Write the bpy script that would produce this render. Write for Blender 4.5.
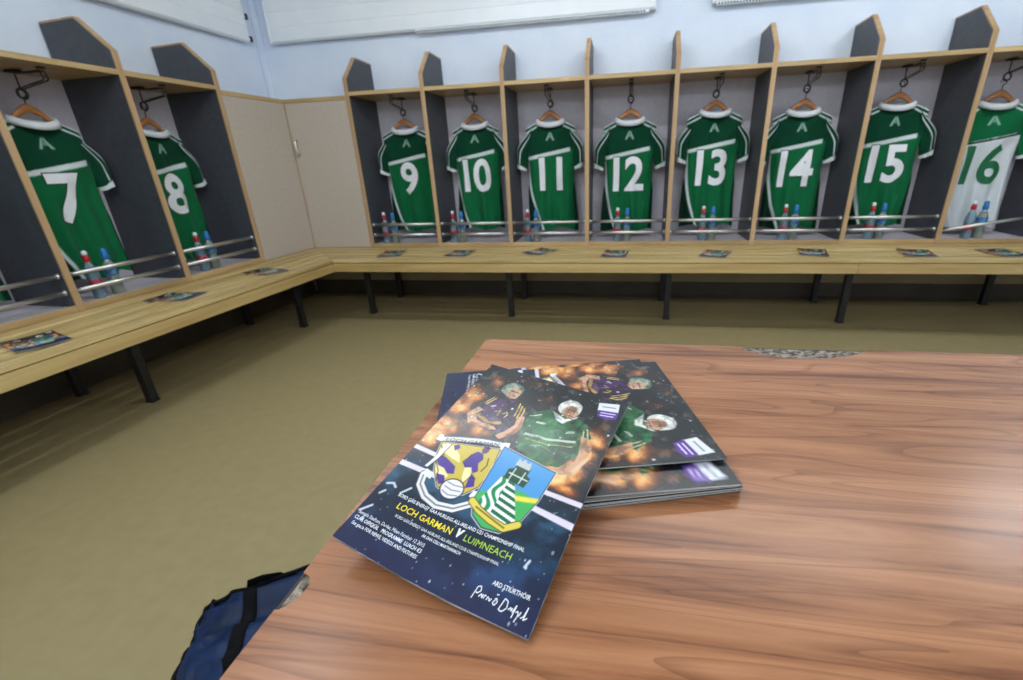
import bpy, bmesh, math, random
import numpy as np
from mathutils import Vector, Matrix

for o in list(bpy.data.objects):
    bpy.data.objects.remove(o, do_unlink=True)
SC = bpy.context.scene
COL = SC.collection

# ------------------------------------------------------------------ camera
BT = 0.516                                   # height of the bench top above the floor
cam_d = bpy.data.cameras.new('camera')
cam = bpy.data.objects.new('camera', cam_d)
COL.objects.link(cam)
cam.location = (2.6387, -3.5906, 0.6241 + BT)
cam.rotation_euler = (math.radians(67.93), math.radians(2.0161), math.radians(9.6955))
cam_d.sensor_fit = 'HORIZONTAL'
cam_d.sensor_width = 36.0
cam_d.lens = 458.11 * 36.0 / 1023.0
cam_d.shift_x = -32.43 / 1023.0
cam_d.shift_y = 6.9 / 1023.0
cam_d.clip_start = 0.02
cam_d.dof.use_dof = True
cam_d.dof.focus_distance = 0.42
cam_d.dof.aperture_fstop = 9.0
SC.camera = cam

# ------------------------------------------------------------------ world, exposure
w = bpy.data.worlds.new('world')
w.use_nodes = True
w.node_tree.nodes['Background'].inputs[0].default_value = (0.75, 0.85, 1.0, 1)
w.node_tree.nodes['Background'].inputs[1].default_value = 0.1
SC.world = w
vs = SC.view_settings
vs.view_transform = 'Standard'
vs.look = 'None'
vs.gamma = 1.0
vs.use_curve_mapping = False
vs.exposure = -0.42
SC.cycles.max_bounces = 8
SC.cycles.diffuse_bounces = 5
SC.cycles.transmission_bounces = 6
SC.cycles.sample_clamp_indirect = 4.0

# ------------------------------------------------------------------ room lights (ceiling tubes, plus an added rear fill row)
CEIL = 2.78
LIGHTS = [  # fluorescent fittings and added rear fill: x, y, length, turn, watts
    (1.6, -1.45, 1.5, 0.0, 27),
    (3.4, -1.45, 1.5, 0.0, 27),
    (4.9, -1.15, 0.6, 0.0, 24),
    (1.35, -3.0, 1.5, 90.0, 27),
    (1.6, -5.0, 1.5, 0.0, 31),  # this and the next two: fill added to brighten the locker interiors
    (3.6, -5.0, 1.5, 0.0, 31),
    (5.6, -5.0, 1.5, 0.0, 31),
]
for (lx, ly, ll, rot, pw) in LIGHTS:         # each tube throws its light down to both sides
    for tilt in (-42, 42):
        ld = bpy.data.lights.new('unseen_tube_light', 'AREA')
        ld.shape = 'RECTANGLE'
        ld.size = ll
        ld.size_y = 0.05
        ld.energy = pw / 2
        ld.color = (0.90, 0.96, 1.0)
        lo = bpy.data.objects.new('unseen_tube_light', ld)
        COL.objects.link(lo)
        lo.matrix_world = Matrix.Translation((lx, ly, CEIL - 0.115)) @ Matrix.Rotation(math.radians(rot), 4, 'Z') @ Matrix.Rotation(math.radians(tilt), 4, 'X')

# ------------------------------------------------------------------ helpers
def lin(c):
    return tuple((x / 255.0 / 12.92) if x / 255.0 <= 0.04045 else ((x / 255.0 + 0.055) / 1.055) ** 2.4 for x in c)

def nlin(a):
    a = np.asarray(a, float) / 255.0
    return np.where(a <= 0.04045, a / 12.92, ((a + 0.055) / 1.055) ** 2.4)

class MB:
    """collects shapes and links them as ONE mesh object"""
    def __init__(s):
        s.v = []; s.f = []; s.mi = []; s.sm = []
    def add(s, verts, faces, mi=0, smooth=False):
        o = len(s.v)
        s.v += [tuple(map(float, p)) for p in verts]
        for f in faces:
            s.f.append(tuple(i + o for i in f)); s.mi.append(mi); s.sm.append(smooth)
        return s
    def box(s, x0, x1, y0, y1, z0, z1, b=0.002, mi=0):
        b = min(b, abs(x1 - x0) * .45, abs(y1 - y0) * .45, abs(z1 - z0) * .45)
        bm = bmesh.new()
        bmesh.ops.create_cube(bm, size=1.0)
        for vv in bm.verts:
            vv.co = Vector(((x0 + x1) / 2 + vv.co.x * (x1 - x0), (y0 + y1) / 2 + vv.co.y * (y1 - y0), (z0 + z1) / 2 + vv.co.z * (z1 - z0)))
        if b > 1e-5:
            bmesh.ops.bevel(bm, geom=list(bm.edges), offset=b, segments=2, affect='EDGES', profile=.6)
        bm.normal_update()
        return s.bm(bm, mi)
    def bm(s, bm, mi=0, smooth=False):
        bm.verts.index_update()
        s.add([vv.co for vv in bm.verts], [[vv.index for vv in f.verts] for f in bm.faces], mi, smooth)
        bm.free()
        return s
    def prism(s, poly, axis, a0, a1, b=0.0, mi=0):
        """poly: 2-D outline; axis: 'x' (poly in y,z), 'y' (x,z) or 'z' (x,y)"""
        def P(p, a):
            return {'x': (a, p[0], p[1]), 'y': (p[0], a, p[1]), 'z': (p[0], p[1], a)}[axis]
        n = len(poly)
        bm = bmesh.new()
        lo = [bm.verts.new(P(p, a0)) for p in poly]
        hi = [bm.verts.new(P(p, a1)) for p in poly]
        bm.faces.new(lo); bm.faces.new(hi[::-1])
        for i in range(n):
            bm.faces.new((lo[i], hi[i], hi[(i + 1) % n], lo[(i + 1) % n]))
        bmesh.ops.recalc_face_normals(bm, faces=bm.faces)
        if b > 0:
            bmesh.ops.bevel(bm, geom=list(bm.edges), offset=b, segments=2, affect='EDGES', profile=.6)
        return s.bm(bm, mi)
    def tube(s, path, r, n=10, closed=False, mi=0, flat=1.0):
        P = [Vector(p) for p in path]
        m = len(P)
        rr = r if isinstance(r, (list, tuple)) else [r] * m
        rings = []
        up = None
        for i in range(m):
            if closed:
                t = (P[(i + 1) % m] - P[i - 1]).normalized()
            else:
                t = (P[min(i + 1, m - 1)] - P[max(i - 1, 0)]).normalized()
            if up is None:
                ref = Vector((0, 0, 1)) if abs(t.z) < .9 else Vector((1, 0, 0))
                up = (ref - t * ref.dot(t)).normalized()
            else:
                up = (up - t * up.dot(t)).normalized()
            sd = t.cross(up)
            rings.append([P[i] + up * (math.cos(2 * math.pi * k / n) * rr[i]) + sd * (math.sin(2 * math.pi * k / n) * rr[i] * flat) for k in range(n)])
        vv = [q for rg in rings for q in rg]
        ff = []
        for i in range(m if closed else m - 1):
            j = (i + 1) % m
            for k in range(n):
                l = (k + 1) % n
                ff.append((i * n + k, i * n + l, j * n + l, j * n + k))
        if not closed:
            ff.append(tuple(range(n))[::-1]); ff.append(tuple((m - 1) * n + k for k in range(n)))
        return s.add(vv, ff, mi, True)
    def lathe(s, prof, n=20, mi=0, c=(0, 0, 0), smooth=True):
        vv = []; ff = []
        for (r, z) in prof:
            for k in range(n):
                a = 2 * math.pi * k / n
                vv.append((c[0] + r * math.cos(a), c[1] + r * math.sin(a), c[2] + z))
        for i in range(len(prof) - 1):
            for k in range(n):
                l = (k + 1) % n
                ff.append((i * n + k, i * n + l, (i + 1) * n + l, (i + 1) * n + k))
        ff.append(tuple(range(n))[::-1]); ff.append(tuple((len(prof) - 1) * n + k for k in range(n)))
        return s.add(vv, ff, mi, smooth)
    def build(s, name, mats, parent=None, attr=None):
        me = bpy.data.meshes.new(name)
        me.from_pydata(s.v, [], s.f)
        if not isinstance(mats, (list, tuple)):
            mats = [mats]
        for m in mats:
            me.materials.append(m)
        me.polygons.foreach_set('material_index', s.mi)
        me.polygons.foreach_set('use_smooth', s.sm)
        if attr is not None:
            ca = me.color_attributes.new('print', 'FLOAT_COLOR', 'POINT')
            a = np.ones((len(s.v), 4), np.float32)
            a[:len(attr), :3] = attr
            ca.data.foreach_set('color', a.ravel())
        me.update()
        o = bpy.data.objects.new(name, me)
        COL.objects.link(o)
        if parent is not None:
            o.parent = parent
        return o

def thing(name, label, cat, loc=(0, 0, 0), rz=0.0, group=None):
    o = bpy.data.objects.new(name, None)
    o.empty_display_size = .1
    COL.objects.link(o)
    o.location = loc
    o.rotation_euler = (0, 0, rz)
    return tag(o, label, cat, group)

def tag(o, label, cat, group=None):
    o['label'] = label
    o['category'] = cat
    if group:
        o['group'] = group
    return o

def struct(o):
    o['kind'] = 'structure'
    return o

def copy_tree(o, parent=None):
    c = o.copy()
    COL.objects.link(c)
    if parent is not None:
        c.parent = parent
    for ch in list(o.children):
        copy_tree(ch, c)
    return c

# ------------------------------------------------------------------ materials
def mat(name, base, rough=.5, metal=0.0, spec=.5, trans=0.0, emis=None):
    m = bpy.data.materials.new(name)
    m.use_nodes = True
    b = m.node_tree.nodes['Principled BSDF']
    b.inputs['Base Color'].default_value = (*lin(base), 1)
    b.inputs['Roughness'].default_value = rough
    b.inputs['Metallic'].default_value = metal
    b.inputs['Specular IOR Level'].default_value = spec
    b.inputs['Transmission Weight'].default_value = trans
    if emis:
        b.inputs['Emission Color'].default_value = (*lin(emis[0]), 1)
        b.inputs['Emission Strength'].default_value = emis[1]
    return m

def N(m, t, **k):
    n = m.node_tree.nodes.new(t)
    for a, v in k.items():
        setattr(n, a, v)
    return n

def noisy(name, c0, c1, rough=.5, scale=(8, 8, 8), detail=6, bump=0.0, spec=.5, lo=.35, hi=.65, metal=0.0, nscale=1.0, dist=0.0, bscale=None, space='Object'):
    """two-colour noise material with an optional bump"""
    m = mat(name, c0, rough, metal, spec)
    nt = m.node_tree; b = nt.nodes['Principled BSDF']
    tc = N(m, 'ShaderNodeTexCoord'); mp = N(m, 'ShaderNodeMapping')
    mp.inputs['Scale'].default_value = scale
    nz = N(m, 'ShaderNodeTexNoise')
    nz.inputs['Scale'].default_value = nscale; nz.inputs['Detail'].default_value = detail
    nz.inputs['Distortion'].default_value = dist
    cr = N(m, 'ShaderNodeValToRGB')
    cr.color_ramp.elements[0].position = lo; cr.color_ramp.elements[0].color = (*lin(c0), 1)
    cr.color_ramp.elements[1].position = hi; cr.color_ramp.elements[1].color = (*lin(c1), 1)
    L = nt.links.new
    L(tc.outputs[space], mp.inputs['Vector']); L(mp.outputs[0], nz.inputs['Vector'])
    L(nz.outputs[0], cr.inputs[0]); L(cr.outputs[0], b.inputs['Base Color'])
    if bump:
        bp = N(m, 'ShaderNodeBump'); bp.inputs['Strength'].default_value = bump; bp.inputs['Distance'].default_value = .01
        if bscale:
            n2 = N(m, 'ShaderNodeTexNoise'); n2.inputs['Scale'].default_value = bscale; n2.inputs['Detail'].default_value = 4
            L(tc.outputs[space], n2.inputs['Vector']); L(n2.outputs[0], bp.inputs['Height'])
        else:
            L(nz.outputs[0], bp.inputs['Height'])
        L(bp.outputs[0], b.inputs['Normal'])
    return m

def printed(name, rough=.35, spec=.5, sheen=0.0, bump=0.0, bscale=400):
    """surface whose print comes from the mesh's colour attribute"""
    m = mat(name, (200, 200, 200), rough, 0, spec)
    a = N(m, 'ShaderNodeAttribute'); a.attribute_name = 'print'
    b = m.node_tree.nodes['Principled BSDF']
    m.node_tree.links.new(a.outputs['Color'], b.inputs['Base Color'])
    if sheen:
        b.inputs['Sheen Weight'].default_value = sheen
    if bump:
        tc = N(m, 'ShaderNodeTexCoord'); n2 = N(m, 'ShaderNodeTexNoise'); n2.inputs['Scale'].default_value = bscale
        bp = N(m, 'ShaderNodeBump'); bp.inputs['Strength'].default_value = bump; bp.inputs['Distance'].default_value = .002
        L = m.node_tree.links.new
        L(tc.outputs['Object'], n2.inputs['Vector']); L(n2.outputs[0], bp.inputs['Height']); L(bp.outputs[0], b.inputs['Normal'])
    return m

def oak(name, axis, c0=(170, 138, 90), c1=(206, 176, 126), rough=.42):
    sc = {'x': (1.3, 26, 26), 'y': (26, 1.3, 26), 'z': (26, 26, 1.3)}[axis]
    m = noisy(name, c0, c1, rough, sc, 7, .05, .45, .32, .68, dist=.5)
    b = m.node_tree.nodes['Principled BSDF']
    oi = N(m, 'ShaderNodeObjectInfo'); mr = N(m, 'ShaderNodeMapRange'); mx = N(m, 'ShaderNodeMix', data_type='RGBA', blend_type='MULTIPLY')
    mr.inputs['To Min'].default_value = .80; mr.inputs['To Max'].default_value = 1.08
    lk = b.inputs['Base Color'].links[0].from_socket
    L = m.node_tree.links.new
    L(oi.outputs['Random'], mr.inputs['Value']); L(lk, mx.inputs[6]); L(mr.outputs[0], mx.inputs[7]); mx.inputs[0].default_value = 1.0
    L(mx.outputs[2], b.inputs['Base Color'])
    return m

M = {}
M['oak_x'] = oak('oak along', 'x')
M['oak_z'] = oak('oak upright', 'z', (180, 144, 102), (206, 172, 130))
M['oak_y'] = oak('oak across', 'y')
M['slat_x'] = oak('bench oak', 'x', (178, 148, 92), (220, 194, 136), .35)
M['face_x'] = oak('bench face oak', 'x', (184, 150, 92), (216, 188, 128), .38)
M['grey'] = noisy('grey laminate', (65, 68, 75), (73, 76, 83), .45, (30, 30, 30), 4)
M['back'] = noisy('mauve laminate', (212, 204, 212), (220, 212, 220), .5, (40, 40, 40), 4)
M['beige'] = noisy('beige laminate', (186, 174, 160), (192, 180, 166), .45, (40, 40, 40), 4)
M['chrome'] = noisy('brushed steel', (205, 203, 198), (222, 220, 216), .36, (4, 200, 200), 3, metal=1.0)
M['black_metal'] = noisy('black painted steel', (34, 33, 33), (44, 43, 43), .45, (60, 60, 60), 3, metal=.2)
M['wire'] = noisy('dark wire', (62, 58, 55), (88, 84, 80), .35, (90, 90, 90), 3, metal=.8)
M['black'] = noisy('black plastic', (20, 20, 22), (28, 28, 30), .5, (80, 80, 80), 3)
M['hanger'] = noisy('hanger wood', (170, 108, 58), (202, 138, 82), .4, (9, 60, 60), 5, .03)
M['white_wall'] = noisy('white painted blockwork', (224, 235, 252), (234, 243, 255), .7, (3, 3, 3), 6, .25, .3, bscale=55)
M['under_wall'] = noisy('tan wall paint', (150, 132, 96), (162, 144, 108), .7, (3, 3, 3), 6)
M['ceil'] = noisy('ceiling paint', (222, 226, 230), (232, 236, 240), .8, (4, 4, 4), 4)
M['skirt'] = noisy('dark vinyl skirting', (60, 50, 38), (70, 60, 46), .5, (6, 6, 6), 4)
M['floor'] = noisy('olive vinyl floor', (146, 132, 94), (153, 139, 101), .42, (9, 9, 9), 10, .04, .4, .3, .7, nscale=2.2, bscale=120)
M['enamel'] = noisy('white enamel', (240, 246, 252), (248, 252, 255), .35, (3, 3, 3), 3)
M['slot'] = mat('grille slot', (70, 76, 84), .7)
M['white_plastic'] = mat('white plastic', (232, 232, 234), .35)
M['cap_red'] = mat('red cap', (176, 24, 36), .35)
M['cap_blue'] = mat('blue cap', (36, 112, 176), .35)
M['clear_blue'] = mat('clear blue bottle', (190, 222, 234), .12, 0, .5, .75)
M['clear_pale'] = mat('clear bottle', (196, 222, 230), .12, 0, .5, .75)
M['juice'] = mat('yellow drink', (196, 158, 24), .3, 0, .5, .2)
M['water'] = mat('blue water', (140, 184, 204), .2, 0, .5, .4)
M['label_red'] = noisy('red bottle label', (170, 34, 56), (196, 100, 108), .4, (60, 60, 60), 2, lo=.45, hi=.7)
M['label_blue'] = noisy('blue bottle label', (40, 96, 150), (110, 170, 200), .4, (60, 60, 60), 2, lo=.45, hi=.7)
M['white_print'] = mat('white print', (236, 238, 240), .55)
M['dark_print'] = mat('dark print outline', (10, 44, 30), .6)
M['green_print'] = mat('green print', (16, 104, 62), .6)
M['collar_white'] = noisy('white knit', (214, 220, 222), (232, 236, 238), .85, (300, 300, 300), 2, .1)
M['jersey'] = printed('jersey fabric', .8, .12, .05, .12, 500)
M['cover'] = printed('glossy printed cover', .26, .5)
M['ink_white'] = mat('white ink', (236, 240, 246), .35)
M['ink_yellow'] = mat('yellow ink', (234, 214, 40), .35)
M['ink_lime'] = mat('lime ink', (170, 206, 60), .35)
M['paper'] = noisy('page edges', (92, 92, 92), (190, 190, 186), .6, (3, 3, 900), 2, lo=.4, hi=.6)
M['ink_dark'] = mat('dark cover stock', (14, 20, 30), .35)
M['bag'] = noisy('blue nylon', (3, 24, 54), (8, 38, 78), .55, (14, 14, 14), 5, .5, .3)
M['strap'] = noisy('black webbing', (8, 9, 11), (16, 17, 19), .9, (200, 200, 200), 2, spec=.15)
M['chip'] = noisy('bare chipboard', (70, 62, 56), (168, 156, 142), .85, (160, 160, 160), 3, .6, .3, .38, .62)
M['edge_band'] = mat('dark edge band', (46, 34, 28), .5)
LAMP = {}
for L_ in LIGHTS:
    if L_[4] not in LAMP:
        LAMP[L_[4]] = mat('lit tube', (255, 255, 255), .5, emis=((244, 250, 255), 6.0))
        LAMP[L_[4]].cycles.emission_sampling = 'NONE'

def laminate():
    m = mat('cherry wood laminate', (190, 130, 100), .27, 0, .32)
    nt = m.node_tree; b = nt.nodes['Principled BSDF']; L = nt.links.new
    tc = N(m, 'ShaderNodeTexCoord')
    mp = N(m, 'ShaderNodeMapping'); mp.inputs['Scale'].default_value = (2.6, 42, 1)
    n1 = N(m, 'ShaderNodeTexNoise'); n1.inputs['Scale'].default_value = 1.0; n1.inputs['Detail'].default_value = 8; n1.inputs['Roughness'].default_value = .62; n1.inputs['Distortion'].default_value = .8
    L(tc.outputs['Object'], mp.inputs[0]); L(mp.outputs[0], n1.inputs['Vector'])
    cr = N(m, 'ShaderNodeValToRGB')
    e = cr.color_ramp.elements
    e[0].position = .34; e[0].color = (*lin((110, 64, 40)), 1)
    e[1].position = .64; e[1].color = (*lin((184, 128, 90)), 1)
    k = e.new(.45); k.color = (*lin((154, 102, 68)), 1)
    L(n1.outputs[0], cr.inputs[0])
    # long wavy grain lines
    mp2 = N(m, 'ShaderNodeMapping'); mp2.inputs['Scale'].default_value = (.9, 9, 1)
    n2 = N(m, 'ShaderNodeTexNoise'); n2.inputs['Scale'].default_value = 1.3; n2.inputs['Detail'].default_value = 2; n2.inputs['Distortion'].default_value = .6
    L(tc.outputs['Object'], mp2.inputs[0]); L(mp2.outputs[0], n2.inputs['Vector'])
    mt = N(m, 'ShaderNodeMath', operation='MULTIPLY'); mt.inputs[1].default_value = 16.0
    L(n2.outputs[0], mt.inputs[0])
    fr = N(m, 'ShaderNodeMath', operation='FRACT'); L(mt.outputs[0], fr.inputs[0])
    c2 = N(m, 'ShaderNodeValToRGB')
    e2 = c2.color_ramp.elements
    e2[0].position = 0.0; e2[0].color = (.42, .36, .34, 1)
    e2[1].position = .22; e2[1].color = (1, 1, 1, 1)
    k = e2.new(.9); k.color = (.93, .9, .88, 1)
    L(fr.outputs[0], c2.inputs[0])
    mx = N(m, 'ShaderNodeMix', data_type='RGBA', blend_type='MULTIPLY'); mx.inputs[0].default_value = .62
    L(cr.outputs[0], mx.inputs[6]); L(c2.outputs[0], mx.inputs[7])
    L(mx.outputs[2], b.inputs['Base Color'])
    return m
M['laminate'] = laminate()

# ------------------------------------------------------------------ layout measured from the photograph
P = 0.6                      # bay pitch
A0 = 0.542                   # corner to the first divider of the back run
B0 = 0.5806                  # corner to the first divider of the left run
ANG = math.radians(-2.22)    # the side run is a little off square
LROT = math.pi / 2 + ANG
WALL = 0.42                  # depth of lockers, where the wall is
BD = 0.524                   # bench depth in front of the lockers

def left(u, w, z=0.0):
    """local left-run frame (u towards the corner, w into the wall) -> world"""
    al, out = -u, -w
    return (out * math.cos(ANG) + al * math.sin(ANG), out * math.sin(ANG) - al * math.cos(ANG), z)

# ------------------------------------------------------------------ room shell
RX, RY = 6.6, -5.6
def wall_poly(name, pts, z0, z1, m, th=.1):
    b = MB(); b.prism(pts, 'z', z0, z1)
    return struct(b.build(name, m))
lc = left(0, WALL); lfar = left(-6.2, WALL)
# inner corner of the two walls
t_ = (WALL - lc[1]) / math.cos(ANG)
corner = (lc[0] - math.sin(ANG) * t_, WALL)
wall_poly('floor', [(corner[0] - .2, WALL + .2), (RX, WALL + .2), (RX, RY), (lfar[0] - .2, RY)], -.08, 0, M['floor'])
wall_poly('ceiling', [(corner[0] - .2, WALL + .2), (RX, WALL + .2), (RX, RY), (lfar[0] - .2, RY)], CEIL, CEIL + .08, M['ceil'])
LOW = .48
wall_poly('wall_back', [(corner[0] - .1, WALL), (RX, WALL), (RX, WALL + .1), (corner[0] - .1, WALL + .1)], LOW, CEIL, M['white_wall'])
wall_poly('wall_back', [(corner[0] - .1, WALL), (RX, WALL), (RX, WALL + .1), (corner[0] - .1, WALL + .1)], 0, LOW, M['under_wall'])
def outw(p, d):   # push a point away from the room through the left wall
    return (p[0] - math.cos(ANG) * d, p[1] - math.sin(ANG) * d)
lA = (corner[0], corner[1]); lB = (lfar[0], RY)
wall_poly('wall_left', [lA, lB, outw(lB, .1), outw(lA, .1)], LOW, CEIL, M['white_wall'])
wall_poly('wall_left', [lA, lB, outw(lB, .1), outw(lA, .1)], 0, LOW, M['under_wall'])
wall_poly('wall_right', [(RX, WALL), (RX + .1, WALL), (RX + .1, RY), (RX, RY)], 0, CEIL, M['white_wall'])
wall_poly('wall_rear', [(lB[0] - .2, RY - .1), (RX, RY - .1), (RX, RY), (lB[0] - .2, RY)], 0, CEIL, M['white_wall'])
b = MB(); b.prism([(WALL, 0), (WALL, .135), (WALL - .006, .135), (WALL - .010, .12), (WALL - .012, .03), (WALL - .03, .004), (WALL - .03, 0)], 'x', corner[0] + .03, RX)
struct(b.build('baseboard_back', M['skirt']))
b = MB(); b.prism([(WALL, 0), (WALL, .135), (WALL - .006, .135), (WALL - .010, .12), (WALL - .012, .03), (WALL - .03, .004), (WALL - .03, 0)], 'x', -4.6, WALL - .03)
o = struct(b.build('baseboard_left', M['skirt'])); o.rotation_euler.z = LROT
# boxed pipe in the corner of the walls
b = MB(); b.box(corner[0] + .002, corner[0] + .05, WALL - .04, WALL - .002, 1.0, CEIL - .001, .006)
struct(b.build('trim_1', M['white_wall']))

# ceiling light fittings (out of frame above; the rear row is added fill)
for i, (lx, ly, ll, rot, pw) in enumerate(LIGHTS):
    t = thing('unseen_ceiling_light', 'unseen long white fluorescent tube fitting on the ceiling', 'ceiling light', (lx, ly, CEIL), math.radians(rot), 'ceiling tube fittings')
    b = MB(); b.prism([(-.09, 0), (.09, 0), (.075, -.05), (-.075, -.05)], 'x', -ll / 2 - .03, ll / 2 + .03, .004); b.build('housing', M['enamel'], t)
    for s in (-.035, .035):
        b = MB(); b.tube([(-ll / 2, s, -.075), (ll / 2, s, -.075)], .014, 8); b.build('tube', LAMP[pw], t)

# ------------------------------------------------------------------ lockers
DT = 0.030                    # divider thickness
SH0, SH1 = 1.130, 1.156       # shelf, above the bench top
PROF = [(0, 0.001), (0, 1.245), (.175, 1.408), (WALL - .004, 1.402), (WALL - .004, 0.001)]   # divider outline in (w, z)
def inset_prof(d):
    return [(d, 0.001), (d, 1.245 - d * .35), (.175 + d * .35, 1.408 - d), (WALL - .004, 1.402 - d), (WALL - .004, 0.001)]
TR = .010

def divider(parent, u):
    b = MB(); b.prism(inset_prof(TR), 'x', u - DT / 2 + .001, u + DT / 2 - .001)
    d = b.build('divider', M['grey'], parent)
    b = MB()
    i = inset_prof(TR)
    b.prism([PROF[0], PROF[1], i[1], i[0]], 'x', u - DT / 2, u + DT / 2, .0015)
    b.prism([PROF[1], PROF[2], i[2], i[1]], 'x', u - DT / 2, u + DT / 2, .0015)
    b.prism([PROF[2], PROF[3], i[3], i[2]], 'x', u - DT / 2, u + DT / 2, .0015)
    b.build('edge_trim', M['oak_z'], d)
    return d

def rail(parent, p, q, r=.0115):
    b = MB(); b.tube([p, q], r, 12)
    o = b.build('rail', M['chrome'], parent)
    for e, s in ((p, 1), (q, -1)):
        c = MB()
        c.tube([(e[0], e[1], e[2]), (e[0] + s * .012, e[1], e[2])], .015, 12)
        c.build('rail_socket', M['chrome'], o)
    return o

def hook_assembly(parent, u, w):
    """wire pull-out loop under the shelf with a ring at the back"""
    b = MB()
    b.box(u - .016, u + .016, w - .03, w + .04, SH0 - .012, SH0, .002)
    b.box(u - .014, u + .014, w - .19, w - .165, SH0 - .008, SH0, .002)
    o = b.build('hook_bracket', M['black_metal'], parent)
    b = MB()
    for s in (-.010, .010):
        b.tube([(u + s, w, SH0 - .014), (u + s, w - .09, SH0 - .018), (u + s, w - .178, SH0 - .016), (u + s, w - .186, SH0 - .05), (u + s, w - .178, SH0 - .058), (u + s, w - .09, SH0 - .07), (u + s, w, SH0 - .085)], .0035, 6)
    b.tube([(u - .010, w - .186, SH0 - .04), (u + .010, w - .186, SH0 - .04)], .0035, 6)
    b.build('wire_loop', M['wire'], o)
    b = MB()
    pts = [(u + .020 * math.cos(a), w, SH0 - .105 + .022 * math.sin(a)) for a in [2 * math.pi * k / 18 for k in range(18)]]
    b.tube(pts, .006, 8, True)
    b.tube([(u, w, SH0 - .012), (u, w, SH0 - .085)], .004, 6)
    b.build('ring', M['wire'], o)
    return o

def bay(name_loc, rz, pitch, label, single_tilted=False, right_div=False, hook_w=.28):
    t = thing('locker_bay', label, 'locker', name_loc, rz, 'open locker bays around the walls')
    divider(t, 0)
    if right_div:
        divider(t, pitch)
    a, c = DT / 2 + .0005, pitch - DT / 2 - .0005
    b = MB(); b.box(a, c, .012, WALL - .012, SH0, SH1, .0)
    s = b.build('shelf', M['oak_x'], t)
    b = MB(); b.box(a, c, .001, .0118, SH0, SH1, .0015); b.build('edge_trim', M['oak_x'], s)
    b = MB(); b.box(a, c, WALL - .011, WALL - .003, .026, SH1, 0); b.build('back_panel', M['back'], t)
    b = MB(); b.box(a, c, .0125, WALL - .012, .004, .026, 0); s = b.build('base_panel', M['back'], t)
    b = MB(); b.box(a, c, .002, .012, .002, .035, .0015); b.build('edge_trim', M['oak_x'], s)
    if single_tilted:
        rail(t, (a, .035, .085), (c, .035, .182))
    else:
        rail(t, (a, .035, .182), (c, .035, .182))
        rail(t, (a, .035, .099), (c, .035, .099))
    hook_assembly(t, pitch / 2, hook_w)
    return t

BACK_U = [A0 + P * i for i in range(8)]
NUMS = ['9', '10', '11', '12', '13', '14', '15', '16']
for i, n in enumerate(NUMS):
    if n == '16':
        lab = 'open oak trimmed locker bay with one slanting rail, holding the white number 16 jersey'
    else:
        lab = 'open oak trimmed grey locker bay holding the green number %s jersey' % n
    bay((BACK_U[i], 0, BT), 0, P, lab, n == '16', n == '16')
PL = .6073
for k, n in ((0, '8'), (1, '7'), (2, None)):
    u = -(B0 + PL * (k + 1))
    lab = ('open oak trimmed grey locker bay on the left wall holding the green number %s jersey' % n) if n else 'open locker bay cut off by the left photo edge, beside the number 7 bay'
    p = left(u, 0, BT)
    bay(p, LROT, PL, lab, False, n == '8')

# corner cupboard between the two runs
t = thing('corner_cupboard', 'closed beige corner cupboard with a steel handle between the two locker runs', 'cupboard', (0, 0, BT))
CU = 1.106; CT = 1.133
b = MB(); b.box(.006, A0 - DT / 2 - .002, 0, .018, .004, CU - .002, .001)
door = b.build('door', M['beige'], t)
b = MB()
hz0, hz1, hx = .725, .855, .047
b.tube([(hx, 0, hz0 + .012), (hx, -.022, hz0 + .012), (hx, -.028, hz0 + .02), (hx, -.028, (hz0 + hz1) / 2), (hx, -.028, hz1 - .02), (hx, -.022, hz1 - .012), (hx, 0, hz1 - .012)], .008, 10)
b.build('handle', M['chrome'], door)
sp = MB(); sp.box(-(B0 - DT / 2 - .002), -.004, 0.0, .018, .004, CU - .002, .001)
o = sp.build('side_panel', M['beige'], t); o.rotation_euler.z = LROT
ct = MB()
ct.box(-.012, A0 - DT / 2 - .0008, -.002, .02, CU, CT, .0015)
o = ct.build('top_trim', M['oak_x'], t)
ct = MB(); ct.box(-(B0 - DT / 2 - .0008), -.003, -.002, .02, CU, CT, .0015)
o = ct.build('top_trim', M['oak_x'], t); o.rotation_euler.z = LROT
ct = MB(); ct.prism([(.0, .021), (A0 - .02, .021), (A0 - .02, WALL - .006), (corner[0] + .055, WALL - .045), left(-(B0 - .02), WALL - .008)[:2], left(-(B0 - .02), .022)[:2], left(-.03, .024)[:2]], 'z', CU + .002, CT - .004)
ct.build('top_board', M['beige'], t)
ct = MB(); ct.prism([(-.002, -.001), (.005, -.001), (.005, .012), (-.006, .012)], 'z', .003, CU)
ct.build('corner_strip', M['oak_z'], t)

# ------------------------------------------------------------------ slatted benches
def mit(d):
    """x of the mitre line in the back run at distance d in front of the lockers (back frame: y = -d)"""
    return (d + d * math.sin(ANG)) / math.cos(ANG)
SL = .077; GP = (BD - .012 - 5 * SL) / 4
def slat_ranges():
    r = [(-.395, .004)]
    d = .012
    for i in range(5):
        r.append((d, d + SL)); d += SL + GP
    return r

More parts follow.
